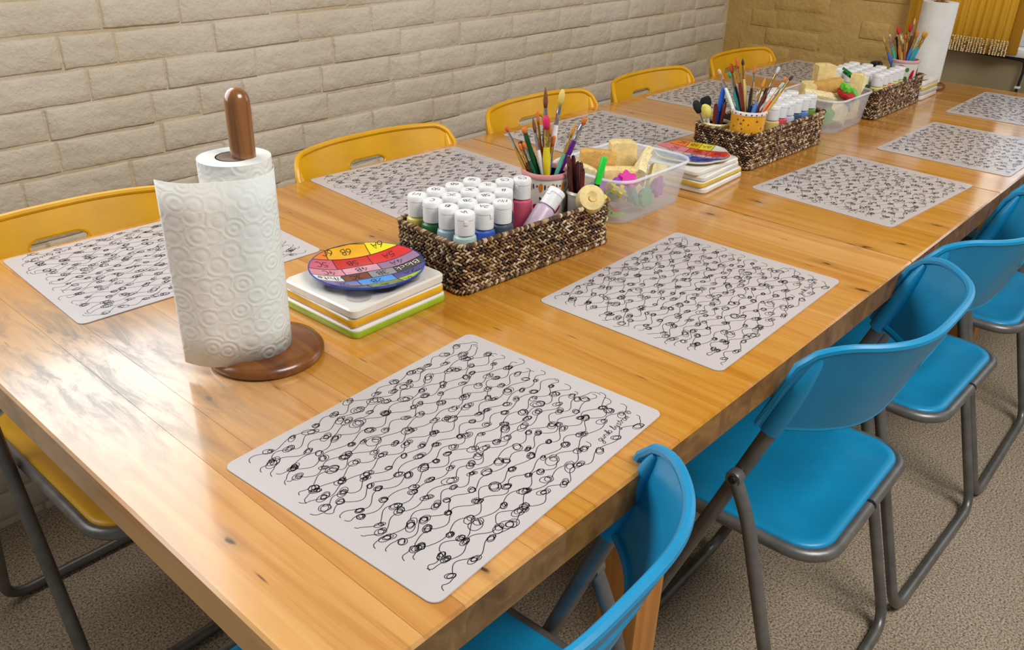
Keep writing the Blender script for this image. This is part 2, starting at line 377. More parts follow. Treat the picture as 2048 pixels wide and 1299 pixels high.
def put_text(mb, txt, size, wd, cx, cy, ang, z, mi=0, gap=.12, slant=0.):
    ls, wt = text_lines(txt, size, gap, slant); c, s = math.cos(ang), math.sin(ang)
    for pl in ls:
        mb.ribbon([(cx+c*(x-wt/2)-s*(y-size/2), cy+s*(x-wt/2)+c*(y-size/2)) for x, y in pl], wd, z, mi)

# ------------------------------------------------------------------ room shell
WY, WX = 1.5, 3.07               # wall beside the table, far wall
mb = MB(); mb.box(-2.6, WX+.3, -3.0, WY+.3, -.1, 0); struct(mb.build('floor', M_carpet))
# wall_left: mortar slab with a window opening above the near end of the table
WX0, WX1, WZ0, WZ1 = -1.36, .62, T+.385, T+1.67
mb = MB(); th = .26
for a in ((-2.6, WX0, 0, 2.75), (WX1, WX+.3, 0, 2.75), (WX0, WX1, 0, WZ0), (WX0, WX1, WZ1, 2.75)):
    mb.box(a[0], a[1], WY, WY+th, a[2], a[3])
wall_left = struct(mb.build('wall_left', M_mortar))
# wall_back: brick up to the window recess, smooth panel below the window
RY = .775; SZ = T+.115; HZ = T+1.45
mb = MB()
mb.box(WX, WX+.2, RY, WY+.02, 0, 2.75); mb.box(WX, WX+.2, -3.0, -1.0, 0, 2.75); mb.box(WX, WX+.2, -1.0, RY, HZ, 2.75)
wall_back = struct(mb.build('wall_back', M_wall2))
mb = MB(); mb.box(WX+.012, WX+.2, -1.0, RY, 0, SZ-.03)
for yy in (-.62, -.16, .30, .735): mb.box(WX+.002, WX+.0125, yy-.02, yy+.02, 0, SZ-.03)
o = mb.build('trim_1', M_panel); struct(o)

def brick_mesh(L, H, seed):
    R = random.Random(seed); nx = 7 if L > .15 else 5; nz = 4; d = .0034
    vs = []; fs = []
    xs = [-L/2, -L/2+.0022]+[-L/2+.0055+(L-.011)*i/(nx-1) for i in range(nx)]+[L/2-.0022, L/2]; zs = [-H/2, -H/2+.0018]+[-H/2+.0045+(H-.009)*i/(nz-1) for i in range(nz)]+[H/2-.0018, H/2]
    ph = R.uniform(0, 50)
    for j, z in enumerate(zs):
        for i, x in enumerate(xs):
            e = (i in (0, len(xs)-1)) or (j in (0, len(zs)-1))
            nn = noise.noise(Vector((x*14+ph, z*14, seed*3.1)))
            y = .004 if e else -(d+.0018*nn)
            if not e and (i in (1, len(xs)-2) or j in (1, len(zs)-2)): y += .0016
            jx = .0022*noise.noise(Vector((x*30+ph, z*30, 7+seed))) ; jz = .0022*noise.noise(Vector((x*30+ph, z*30, 17+seed)))
            vs.append((x+jx, y, z+jz))
    n = len(xs)
    for j in range(len(zs)-1):
        for i in range(n-1): fs.append((j*n+i, j*n+i+1, (j+1)*n+i+1, (j+1)*n+i))
    m = MB().add(vs, fs); return m
PITCH = .0664; Z00 = T+.009
STR = [brick_mesh(.2200, .0640, i) for i in range(6)]; HDR = [brick_mesh(.1080, .0640, 20+i) for i in range(4)]; HALF = [brick_mesh(.1640, .0640, 40+i) for i in range(3)]
def brick_wall(parent, mat, x0, x1, zlo, zhi, vis, xf, hole=None, phase=0):
    sm = [m.mesh('brick', mat, True) for m in STR]; hm = [m.mesh('brick', mat, True) for m in HDR]; am = [m.mesh('brick', mat, True) for m in HALF]
    rest = MB(); n = 0; R = random.Random(phase+3)
    k0 = math.floor((zlo-Z00)/PITCH); k1 = math.ceil((zhi-Z00)/PITCH)
    for k in range(k0, k1):
        z = Z00+(k+.5)*PITCH
        x = x0-R.uniform(0, .2); row_header = (k % 4 == 1)
        while x < x1:
            q = R.random()
            L, src, raw = (.222, sm, STR) if (q < (.45 if row_header else .84)) else ((.110, hm, HDR) if q < .95 else (.166, am, HALF))
            cx = x+L/2; x += L
            if cx-L/2 < x0-.02 or cx+L/2 > x1+.02: continue
            if hole and cx+L/2 > hole[0] and cx-L/2 < hole[1] and z+.03 > hole[2] and z-.03 < hole[3]: continue
            i = R.randrange(len(src)); p = xf(cx+R.uniform(-.001, .001), z+R.uniform(-.0022, .0022), R.uniform(-.0022, .0022)); rz, ry = p[1]
            ry += R.uniform(-.012, .012)
            if vis(cx, z) and n < 300:
                o = link('brick', src[i], parent, p[0], (0, ry if rz == 0 else 0, rz)); n += 1
            else:
                rest.add(raw[i].v, raw[i].f, 0, Matrix.Translation(p[0]) @ Matrix.Rotation(rz, 4, 'Z'))
    if rest.f:
        o = rest.build('brickwork', mat, parent, True); o['kind'] = 'stuff'
    return n
brick_wall(wall_left, M_wall, -2.5, WX-.005, 0, 2.6, lambda x, z: x > -.05 and T-.30 < z < T+.62, lambda x, z, d: ((x, WY+d, z), (0, 0)), (WX0, WX1, WZ0, WZ1), 11)
brick_wall(wall_back, M_wall2, -(WY-.01), -RY-.005, 0, 2.6, lambda x, z: T-.35 < z < T+.55, lambda x, z, d: ((WX+d+.0024, -x, z), (-PI/2, 0)), None, 5)

# window_1 in wall_left (above the frame), window_2 in wall_back
def window(name, cx, w_, z0, z1, M, bars=1):
    root = bpy.data.objects.new(name, None); C.objects.link(root); struct(root); root.matrix_world = M
    f = .05; m = MB()
    m.bbox(-w_/2, w_/2, .0, .05, z0, z0+f, .004); m.bbox(-w_/2, w_/2, .0, .05, z1-f, z1, .004)
    m.bbox(-w_/2, -w_/2+f, .0, .05, z0+f, z1-f, .004); m.bbox(w_/2-f, w_/2, .0, .05, z0+f, z1-f, .004)
    m.build('window_frame', M_wpaint, root, SM)
    for b in range(bars):
        x = -w_/2+w_*(b+1)/(bars+1); m = MB(); m.bbox(x-.02, x+.02, .005, .045, z0+f, z1-f, .003); m.build('glazing_bar', M_wpaint, root, SM)
    for b in range(bars+1):
        xa = -w_/2+w_*b/(bars+1)+(f if b == 0 else .02); xb = -w_/2+w_*(b+1)/(bars+1)-(f if b == bars else .02)
        m = MB(); m.box(xa, xb, .022, .026, z0+f, z1-f); m.build('pane', M_glass, root)
    m = MB(); m.bbox(-w_/2-.03, w_/2+.03, -.06, .05, z0-.028, z0, .006); m.build('window_sill', M_wpaint, root, SM)
    return root
window('window_2', 0, RY+1.0, SZ, HZ, Matrix.Translation((WX+.03, (RY-1.0)/2, 0)) @ Matrix.Rotation(-PI/2, 4, 'Z'), 2)
# wooden lining of the near window opening
mb = MB(); mb.bbox(WX0, WX1, WY+.004, WY+.2, WZ0-.004, WZ0+.012, .004); struct(mb.build('trim_2', M_wpaint, None, SM))

# golden blind hanging in front of the far window, with a strung bead fringe
bl = thing('window_blind', 'golden yellow pleated fabric blind with beaded fringe at the far window', 'blind', (WX-.035, 0, 0))
def pleat(y): 
    return -.012*abs(math.sin(y*PI/.0245))+.003*math.sin(y*2*PI/.061)
mb = MB(); ys = [.435+.34*i/150 for i in range(151)]; zb = T+.115; zt = T+1.35
vs = []; fs = []
for y in ys:
    for z in (zb, zb+.05, zb+.3, zb+.8, zt): vs.append((pleat(y), y, z))
for i in range(150):
    for j in range(4): fs.append((i*5+j, i*5+j+1, (i+1)*5+j+1, (i+1)*5+j))
mb.add(vs, fs); o = mb.build('pleated_panel', M_fabric, bl, True)
mb = MB(); mb.bbox(-.004, .006, .405, .437, T+.095, zt, .002); mb.build('side_hem', M_fabric, bl, SM)
mb = MB(); mb.bbox(-.004, .006, .437, .775, T+.088, T+.118, .002); mb.build('bottom_hem', M_fabric, bl, SM)
mb = MB(); y = .442
while y < .77:
    for j in range(9):
        for s in (-1, 1):
            if rnd.random() < .93: mb.ellipsoid(Matrix.Translation((-.013+rnd.uniform(-.002, .002), y+s*.0050+rnd.uniform(-.001, .001), T+.090+j*.0056)) @ Matrix.Diagonal((.0032, .0034, .0029, 1)), 6, 4)
    y += .0185 if rnd.random() < .75 else .027
o = mb.build('bead_fringe', M_bead, bl, True); o['kind'] = 'stuff'
# black cable clipped to the panel below the window
cb = thing('wall_cable', 'thin black cable clipped to the panel under the far window', 'cable', (WX-.012, .375, 0))
mb = MB(); mb.tube(fillet([(0, .16, T+.085), (0, .004, T+.080), (0, 0, T+.05), (-.002, .006, T-.05), (-.004, .022, T-.25), (-.004, .03, .02)], .02), .0045, 8); mb.build('cord', M_black, cb, True)
mb = MB(); mb.bbox(-.009, .008, -.006, .012, T-.012, T-.004, .002); mb.build('clip', M_wpaint, cb, SM)

# ------------------------------------------------------------------ table
TY0, TY1, TX1 = .0826, 1.149, 2.925; TH = .045
table = thing('dining_table', 'long honey pine table of glued boards standing beside the brick wall', 'table')
R = random.Random(21)
for (a, b) in ((0, 1.2230), (1.2265, 1.7482), (1.7517, TX1)):
    cuts = [a]
    pre = [.0925, .14, .234, .28, .327, .41, .486, .579, .66] if a == 0 else []
    for q in pre: cuts.append(q)
    while cuts[-1] < b-.06: cuts.append(cuts[-1]+R.uniform(.055, .098))
    cuts[-1] = b
    if len(cuts) > 2 and cuts[-1]-cuts[-2] < .03: cuts.pop(-2)
    for i in range(len(cuts)-1):
        xa, xb = cuts[i]+.00005, cuts[i+1]-.00005
        ym = R.uniform(TY0+.18, TY1-.18)
        if i == 0: segs = [(TY0, TY1)]
        elif R.random() < .35: segs = [(TY0, TY1)]
        else: segs = [(TY0, ym), (ym+.0001, TY1)]
        for (ya, yb) in segs:
            m = MB(); dz = R.uniform(-.00003, .00003); bv = .00015
            e0 = (.003 if a == 0 else .0008) if xa == a+.00005 else bv; e1 = (.003 if b == TX1 else .0008) if xb == b-.00005 else bv; f0 = .003 if ya == TY0 else bv; f1 = .003 if yb == TY1 else bv
            cx, cy = (xa+xb)/2, (ya+yb)/2; z1 = dz
            lo = [(xa-cx, ya-cy, -TH), (xb-cx, ya-cy, -TH), (xb-cx, yb-cy, -TH), (xa-cx, yb-cy, -TH)]
            md = [(x, y, z1-.003 if True else z) for x, y, z in lo]
            tp = [(xa-cx+e0, ya-cy+f0, z1), (xb-cx-e1, ya-cy+f0, z1), (xb-cx-e1, yb-cy-f1, z1), (xa-cx+e0, yb-cy-f1, z1)]
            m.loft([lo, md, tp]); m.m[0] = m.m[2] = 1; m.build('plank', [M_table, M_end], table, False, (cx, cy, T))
for lx in (.54, 2.25):
    for ly in (.14, 1.02):
        m = MB(); m.bbox(lx, lx+.066, ly, ly+.07, 0, T-TH, .004); m.build('leg', M_leg, table, SM)
for ly in (.19, 1.02): 
    m = MB(); m.bbox(.62, 2.24, ly, ly+.022, T-TH-.06, T-TH, .003); m.build('apron_rail', M_leg, table, SM)

# ------------------------------------------------------------------ folding chairs
def chair_meshes(mp, tagname, yc, cv, ex):
    D = {}
    ty = lambda z: .33-.36*z                       # slope of the long front tube
    # seat panel
    m = MB(); loops = []
    hx, y0, y1 = .182, .004, .452
    def ring(s, z): return [(x*1.0, y, z) for x, y, _ in rrect(hx-s, (y1-y0)/2-s, max(.055-s, .01), 0, 7, 0, (y0+y1)/2)]
    loops = [ring(.012, .424), ring(.0, .428), ring(.0, .437), ring(.004, .4405), ring(.016, .4405), ring(.020, .4385), ring(.06, .4365), ring(.12, .434), ring(.165, .4335)]
    m.loft(loops); D['seat'] = m.mesh(tagname+'_seat', mp, True)
    # seat frame tube, open joint in the middle of the rear run
    m = MB(); loop = rrect(.186, (y1-y0)/2+.006, .058, .4275, 8, 0, (y0+y1)/2)
    i0 = min(range(len(loop)), key=lambda i: loop[i][1]+abs(loop[i][0])*.001)
    lp = [(.004, y0-.006, .4275)]; k = loop[i0+1:]+loop[:i0+1] if loop[i0][0] < 0 else loop[i0:]+loop[:i0]
    m.tube(lp+k+[(-.004, y0-.006, .4275)], .0105, 10); D['seat_frame'] = m.mesh('seat_frame', M_steel, SM)
    # long front frame : back tubes and front floor bar
    m = MB(); z1 = .705
    m.tube(fillet([(-.210, ty(z1), z1), (-.210, ty(.012), .012), (.210, ty(.012), .012), (.210, ty(z1), z1)], .055, 7), .0115, 12); D['front_leg_frame'] = m.mesh('front_leg_frame', M_steel, SM)
    # rear frame
    m = MB(); zp = .545
    m.tube(fillet([(-.231, ty(zp), zp), (-.231, ty(zp)-.028, zp-.055), (-.231, -.035, .012), (.231, -.035, .012), (.231, ty(zp)-.028, zp-.055), (.231, ty(zp), zp)], .05, 7), [.0085]+[.0105]*500, 12) if False else None
    pts = fillet([(-.231, ty(zp), zp), (-.231, ty(zp)-.03, zp-.06), (-.231, -.035, .012), (.231, -.035, .012), (.231, ty(zp)-.03, zp-.06), (.231, ty(zp), zp)], .05, 7)
    m.tube(pts, .0105, 12)
    for s in (-1, 1): m.lathe([(.0, -.009), (.0115, -.009), (.0125, -.006), (.0125, .006), (.0115, .009), (0, .009)], 16, 0, Matrix.Translation((s*.2305, ty(zp), zp)) @ Matrix.Rotation(PI/2, 4, 'Y'))
    D['rear_leg_frame'] = m.mesh('rear_leg_frame', M_steel, SM)
    m = MB(); m.lathe([(0, -.004), (.005, -.004), (.0068, -.002), (.0068, .002), (.005, .004), (.003, .004), (0, .003)], 14, 0, Matrix.Rotation(PI/2, 4, 'Y')); D['hinge_bolt'] = m.mesh('hinge_bolt', M_black, SM)
    # backrest shell with slot
    nU = 60; us = .245
    zm = .724
    def P(u, z): return Vector((.220*u, yc+cv*abs(u)**ex+.36*(.78-z), z))
    def ztop(u):
        t = max(0, (abs(u)-.83)/.17); return .783-.036*(1-math.sqrt(max(0, 1-min(1, t)**2)))
    def zbot(u): return .640-.004*(1-u*u)
    def slot(u):
        if abs(u) >= us: return 0
        t = max(0, (abs(u)-us+.07)/.07); return .0125*math.sqrt(max(0, 1-t*t))
    U = sorted(set([-1+2*i/nU for i in range(nU+1)]+[s*(us-.07*(1-math.cos(PI/2*k/5))) for s in (-1, 1) for k in range(6)]))
    vs = []; fs = []; nr = 4; cols = []
    for u in U:
        h = slot(u); zs = [zbot(u)+(zm-h-zbot(u))*k/nr for k in range(nr+1)]+[zm+h+(ztop(u)-zm-h)*k/2 for k in range(3)]
        cols.append(len(vs)); vs += [P(u, z) for z in zs]
    nrow = nr+4
    for i in range(len(U)-1):
        a, b = cols[i], cols[i+1]
        for j in list(range(nr))+[nr+1, nr+2]: fs.append((a+j, b+j, b+j+1, a+j+1))
    bm = bmesh.new(); bv = [bm.verts.new(q) for q in vs]
    for f in fs: bm.faces.new([bv[i] for i in f])
    bmesh.ops.remove_doubles(bm, verts=bm.verts[:], dist=1e-5); bmesh.ops.recalc_face_normals(bm, faces=bm.faces[:])
    bmesh.ops.solidify(bm, geom=bm.faces[:], thickness=.005); bm.verts.index_update()
    m = MB(); m.add([v.co.copy() for v in bm.verts], [[v.index for v in f.verts] for f in bm.faces]); bm.free()
    out = [P(u, ztop(u)) for u in U]+[P(u, zbot(u)) for u in reversed(U)]
    m.tube(out, .0062, 8, True)
    for s in (-1, 1):
        m.tube([(s*.2105, ty(z)+.002, z) for z in (.630, .632, .66, .69, .715, .735, .752, .764)], [.013, .016, .016, .0152, .0135, .011, .0082, .005], 14)
        sl = []
    k = 16; ring_ = [P(us*math.cos(2*PI*i/32)*.97, zm+.0125*max(-1, min(1, 1.35*math.sin(2*PI*i/32)))) for i in range(32)]
    m.tube([q+Vector((0, -.003, 0)) for q in ring_], .0035, 6, True)
    D['backrest'] = m.mesh(tagname+'_backrest', mp, SM)
    return D
CB = chair_meshes(M_blue, 'blue', -.043, .112, 3.4); CY = chair_meshes(M_yel, 'yellow', .002, .060, 2.6)
def chair(D, label, group, x, y, rz):
    t = thing('folding_chair', label, 'chair', (x, y, 0), rz, group)
    for k in ('seat', 'seat_frame', 'front_leg_frame', 'rear_leg_frame', 'backrest'): link(k, D[k], t)
    for s in (-1, 1): link('hinge_bolt', D['hinge_bolt'], t, (s*.2385, .33-.36*.545, .545))
    return t
D2 = math.radians
chair(CB, 'blue plastic folding chair nearest the camera, cropped by the bottom of the frame', 'blue chairs', .206, .006, D2(2))
chair(CB, 'blue plastic folding chair with its whole seat in view, second from the camera', 'blue chairs', .952, -.018, D2(1.5))
chair(CB, 'blue plastic folding chair third from the camera, tucked in between two other blue chairs', 'blue chairs', 1.458, -.022, D2(-1))
chair(CB, 'blue plastic folding chair fourth from the camera, at the right edge of the picture', 'blue chairs', 1.965, -.02, D2(1))
chair(CB, 'farthest blue folding chair, only a sliver of seat showing under the table', 'blue chairs', 2.49, -.02, 0)
chair(CY, 'yellow plastic folding chair at the near left corner, its seat showing below the table end', 'yellow chairs', .258, 1.222, PI+D2(.5))
chair(CY, 'yellow plastic folding chair behind the wall-side placemat, second from the near end', 'yellow chairs', .945, 1.224, PI+D2(-1))
chair(CY, 'yellow plastic folding chair in the middle of the wall-side row, third from the near end', 'yellow chairs', 1.515, 1.226, PI)
chair(CY, 'yellow plastic folding chair fourth from the near end along the wall', 'yellow chairs', 2.035, 1.222, PI+D2(1))
chair(CY, 'yellow plastic folding chair in the far corner where the walls meet', 'yellow chairs', 2.60, 1.222, PI)

# ------------------------------------------------------------------ placemats
ML, MW, MT = .40, .308, .0014
mb = MB(); mb.loft([rrect(ML/2-.0004, MW/2-.0004, .011, 0, 6), rrect(ML/2, MW/2, .0115, .0005, 6), rrect(ML/2-.0004, MW/2-.0004, .011, MT, 6)])
mat_me = mb.mesh('placemat_sheet', M_mat, False)
mb = MB(); R = random.Random(5)
nl = 22
for li in range(nl):
    y0 = .138-.276*li/(nl-1); x = -.183+R.uniform(-.004, .012)+.006*abs(li-10)/10; x1 = .180+R.uniform(-.012, .006)
    if li == nl-2: x1 = .085
    pts = []; ph = R.uniform(0, 6.28); amp = .0050
    def base(xx): return y0+amp*math.sin(xx*2*PI/.047+ph)+.0018*math.sin(xx*170+li)
    # curled start
    r0 = R.uniform(.004, .010); cur = R.choice((-1, 1))
    pts += [(x-r0*math.cos(a)*.7, base(x)+cur*r0*(1-math.sin(a))) for a in (.2, .6, 1.0, 1.3)]
    nxt = x+R.uniform(.006, .018)
    while x < x1:
        if x >= nxt:
            rr = R.uniform(.0054, .0086) if R.random() > .12 else R.uniform(.0088, .0108); turns = R.choice((2, 2, 3, 3)); el = R.uniform(.6, .9); rot = R.uniform(-.5, .5); dr = R.choice((-1, 1))
            n = turns*16; a0 = -PI/2*dr
            cx, cy = x, base(x)+dr*rr*el*.5
            for k in range(n+9):
                q = k/n; rad = rr*(1-.55*abs(math.sin(q*turns*1.9)))*(1 if k > 3 else .8); a = a0+dr*2*PI*turns*q
                ux = rad*math.cos(a)+R.uniform(-.0003, .0003)+rr*.22*math.sin(q*5+li); uy = el*rad*math.sin(a)
                pts.append((cx+ux*math.cos(rot)-uy*math.sin(rot), cy+ux*math.sin(rot)+uy*math.cos(rot)))
            x += rr*.6; nxt = x+R.uniform(.020, .031)
        pts.append((x, base(x))); x += .0032
    rr = R.uniform(.004, .009); cur = R.choice((-1, 1))
    xe = pts[-1][0]; ye = pts[-1][1]
    pts += [(xe+rr*math.sin(a)*.9, ye+cur*rr*(1-math.cos(a))) for a in (.3, .7, 1.1, 1.6, 2.1)]
    mb.ribbon(pts, .00085, MT+.00012)
put_text(mb, 'gunilla bystr\u00f6m', .0090, .0009, .132, -.1245, .02, MT+.00013, gap=.04, slant=.25)
mb.ribbon([(.172+.0035*math.cos(a)*(1-a/16), -.122+.004*math.sin(a)*(1-a/16)) for a in [k*.45 for k in range(24)]], .0008, MT+.00013)
ink_me = mb.mesh('printed_drawing', M_ink, False)
def placemat(x, y, deg, label, side):
    t = thing('placemat', label, 'placemat', (x, y, T+.0002), D2(deg), side)
    s = link('mat_sheet', mat_me, t); s2 = link('printed_drawing', ink_me, t)
RS, LS = 'placemats on the room side', 'placemats on the wall side'
placemat(.310, .268, 3.8, 'scribble-patterned white placemat nearest the camera, below the paper towel holder', RS)
placemat(.8495, .285, 1.2, 'scribble-patterned white placemat beside the near wicker basket, second on the room side', RS)
placemat(1.571, .307, -4.3, 'scribble-patterned white placemat beside the middle wicker basket, third on the room side', RS)
placemat(2.090, .250, -1.2, 'scribble-patterned white placemat fourth from the camera on the room side', RS)
placemat(2.644, .267, .2, 'scribble-patterned white placemat at the far end on the room side, below the far window', RS)
placemat(.340, .979, 178.2, 'scribble-patterned white placemat half hidden behind the near paper towel roll', LS)
placemat(.934, .981, 176.5, 'scribble-patterned white placemat on the wall side behind the near basket of bottles', LS)
placemat(1.496, .955, 177.6, 'scribble-patterned white placemat on the wall side behind the near tub of sponges', LS)
placemat(2.126, .965, 181, 'scribble-patterned white placemat on the wall side behind the dotted mug of brushes', LS)
placemat(2.690, .950, 178, 'scribble-patterned white placemat in the far corner on the wall side', LS)

# ------------------------------------------------------------------ paper towel holders
def uvgrid(name, P, nu, nv, lu, lv, mat, parent, thick=0):
    vs = [P(i/nu, j/nv) for i in range(nu+1) for j in range(nv+1)]
    fs = [(i*(nv+1)+j, (i+1)*(nv+1)+j, (i+1)*(nv+1)+j+1, i*(nv+1)+j+1) for i in range(nu) for j in range(nv)]
    me = bpy.data.meshes.new(name); me.from_pydata(vs, [], fs); me.materials.append(mat)
    uv = me.uv_layers.new(name='UVMap')
    for pl in me.polygons:
        pl.use_smooth = True
        for li in pl.loop_indices:
            vi = me.loops[li].vertex_index; uv.data[li].uv = (vi//(nv+1)/nu*lu, vi % (nv+1)/nv*lv)
    o = link(name, me, parent)
    if thick: md = o.modifiers.new('thickness', 'SOLIDIFY'); md.thickness = thick; md.offset = 0
    return o
def towel_holder(x, y, rb, rr, h, dow, label_h, label_r, sheet, roll_off=(0, 0), wrap=None):
    t = thing('towel_holder', label_h, 'towel holder', (x, y, T))
    m = MB(); m.lathe([(0, 0), (rb-.004, 0), (rb, .004), (rb, .009), (rb-.004, .014), (rb-.014, .018), (0, .0185)], 48); m.build('base', M_darkwood, t, SM)
    m = MB(); r = .0145; m.lathe([(r, .0186), (r, dow-.016)]+[(r*math.cos(a), dow-.016+.016*math.sin(a)) for a in (.3, .6, .9, 1.2, 1.45)]+[(0, dow)], 24); m.build('dowel', M_dowel, t, SM)
    z0 = .021
    p = thing('paper_towel_roll', label_r, 'paper towel', (x+roll_off[0], y+roll_off[1], T))
    def Ps(u, v): a = 2*PI*u; return (rr*math.cos(a), rr*math.sin(a), z0+(h-z0)*v)
    uvgrid('outer_wrap', Ps, 64, 4, 2*PI*rr, h-z0, wrap or M_towel, p)
    ri = .0215; m = MB()
    m.lathe([(rr, z0), (ri, z0), (ri, h-.001), (ri+.001, h), (rr-.002, h), (rr, h-.0005)], 48); m.build('paper_layers', M_paper, p, SM)
    m = MB(); m.lathe([(ri-.0002, z0), (ri-.0015, z0), (ri-.0015, h), (ri-.0002, h)], 40); m.build('cardboard_core', M_card, p, SM)
    if sheet:
        ro = rr+.0035; a_leave = D2(238); L1 = .92*ro*2; Ls = .088
        total = L1+Ls
        def Pc(u, v):
            s = u*total; zz = z0-.006+(h-.014-(z0-.006))*v
            if s < L1:
                a = a_leave+(L1-s)/ro; rad = ro+.0035*(s/L1)**2-.003*(1-s/L1)
                return (rad*math.cos(a), rad*math.sin(a), zz)
            q = s-L1; tx, ty = math.sin(a_leave), -math.cos(a_leave); nx, ny = math.cos(a_leave), math.sin(a_leave)
            bend = -.5*(max(0, q-.045))**2/.045*1.0 + .0015*math.sin(q*50)
            cx, cy = (ro+.0035)*nx+tx*q+nx*bend, (ro+.0035)*ny+ty*q+ny*bend
            return (cx, cy, zz)
        uvgrid('loose_sheet', Pc, 70, 6, total, h-z0, M_towel, p, .0006)
    return t
towel_holder(.272, .583, .0735, .0425, .266, .346, 'dark wooden paper towel holder with upright dowel at the near end of the table', 'white embossed paper towel roll with a loose sheet, on the near wooden holder', True, (-.008, .008))
towel_holder(2.765, .598, .073, .052, .262, .345, 'wooden paper towel holder at the far end of the table by the window', 'tall plain white paper towel roll at the far end of the table', False, (0, 0), M_paper)

# ------------------------------------------------------------------ seagrass baskets
def basket_mesh(L, W, H):
    hx, hy = L/2, W/2; w = MB(); R = random.Random(int(L*1000))
    def path(z, off=0.):
        lp = rrect(hx-.004+off, hy-.004+off, .014, z, 5); out = []
        n = len(lp)
        seglen = [(Vector(lp[(i+1) % n])-Vector(lp[i])).length for i in range(n)]
        return lp, seglen, sum(seglen)
    def sample(lp, sl, s):
        i = 0; n = len(lp)
        while s > sl[i]: s -= sl[i]; i = (i+1) % n
        a, b = Vector(lp[i]), Vector(lp[(i+1) % n]); d = (b-a).normalized(); return a+d*s, d
    rows = 13; step = .0074
    for k in range(rows):
        z = .007+k*(H-.016)/(rows-1); lp, sl, tot = path(z); n = int(tot/step)
        for i in range(n):
            p, d = sample(lp, sl, tot*(i+.5*(k % 2))/n % tot); up = Vector((0, 0, 1)); nn = d.cross(up)
            tilt = (.55 if k % 2 else -.55)+R.uniform(-.22, .22)
            a = (d*math.cos(tilt)+up*math.sin(tilt)+nn*R.uniform(-.12, .12)).normalized(); b = a.cross(nn).normalized(); c = a.cross(b)
            M = Matrix((a*R.uniform(.0046, .0064), b*R.uniform(.0018, .0025), c*.0026)).transposed().to_4x4(); M.translation = p+nn*R.uniform(0, .0022)
            w.ellipsoid(M, 6, 4)
    rim = MB(); 
    for zc, stp in ((H-.003, .0040), (.005, .0050)):
        lp, sl, tot = path(zc, .0012); n = int(tot/stp)
        for i in range(n):
            p, d = sample(lp, sl, tot*i/n); up = Vector((0, 0, 1)); nn = d.cross(up)
            for q, (ang) in enumerate((0, PI/2, PI, 3*PI/2)):
                pass
            tl = .55
            a = (up*math.cos(tl)+d*math.sin(tl)).normalized()
            M = Matrix((a*.0048, d*.0023, nn*.0050)).transposed().to_4x4(); M.translation = p+Vector((0, 0, R.uniform(-.0006, .0006)))
            (rim if zc > .02 else w).ellipsoid(M, 6, 4)
    core = MB(); t0 = .0045
    core.loft([rrect(hx-.005, hy-.005, .012, .003, 5), rrect(hx-.005, hy-.005, .012, H-.005, 5), rrect(hx-.005-t0, hy-.005-t0, .008, H-.005, 5), rrect(hx-.005-t0, hy-.005-t0, .008, .009, 5)])
    return w.mesh('woven_wall', M_grass, True), rim.mesh('wrapped_rim', M_grass, True), core.mesh('basket_core', M_grassdark)
def basket(L, W, H, x, y, deg, label):
    t = thing('wicker_basket', label, 'basket', (x, y, T), D2(deg), 'woven seagrass baskets')
    a, b, c = basket_mesh(L, W, H)
    link('woven_wall', a, t)['kind'] = 'stuff'; link('wrapped_rim', b, t)['kind'] = 'stuff'; link('basket_core', c, t)
BH = .083
basket(.345, .166, BH, .749, .593, -4, 'brown woven seagrass basket nearest the camera holding lettered paint bottles')
basket(.365, .156, BH, 1.662, .606, -1.5, 'brown woven seagrass basket in the middle holding the yellow dotted mug')
basket(.360, .156, BH, 2.352, .600, 0, 'brown woven seagrass basket farthest away holding the red-dotted white mug')

# ------------------------------------------------------------------ paint bottles
def bottle_mesh(r=.0180, hb=.0765, hn=.0785, hc=.1115, rc=.0154):
    body = MB(); body.lathe([(0, .0), (r-.003, 0), (r, .003), (r, hb-.008), (r-.001, hb-.003), (r-.005, hb), (rc-.003, hb+.001), (rc-.003, hn+.003)], 24)
    cap = MB(); cap.lathe([(rc-.004, hn), (rc, hn), (rc, hc-.0105), (rc-.0010, hc-.0102), (rc-.0010, hc-.0094), (rc+.0002, hc-.0090), (rc+.0002, hc-.002), (rc-.0012, hc), (0, hc)], 24)
    cap.bbox(-.003, .003, rc-.0008, rc+.0012, hc-.016, hc-.009, .0006)
    return body, cap
BB, BC = bottle_mesh(); cap_me = BC.mesh('bottle_cap', M_white, SM)
def bottle(x, y, z, col, label, group, text='', rz=None, tilt=None, scale=1., ang=PI):
    t = thing('paint_bottle', label, 'bottle', (x, y, z), rnd.uniform(0, 6.28) if rz is None else rz, group)
    if tilt is not None: t.rotation_mode = 'QUATERNION'; t.rotation_quaternion = tilt
    t.scale = (scale,)*3
    nm = 'bottle_body_%02x%02x%02x' % col
    me = bpy.data.meshes.get(nm) or BB.mesh(nm, colm(col, .32), SM)
    link('bottle_body', me, t); c = link('cap', cap_me, t)
    if text:
        m = MB(); put_text(m, text, .0105, .0013, 0, 0, ang-(t.rotation_euler.z if tilt is None else 0)+rnd.uniform(-.35, .35), .11165); m.build('lettering', M_inkcap, c)
    return t
Z1 = T+.0095; g1 = 'paint bottles in the near basket'; bx = lambda i, j=0: .6075+.0388*i+.0012*j; by = lambda j, i=0: .5515+.0366*j-.0022*i
VIEW = D2(-49)+PI
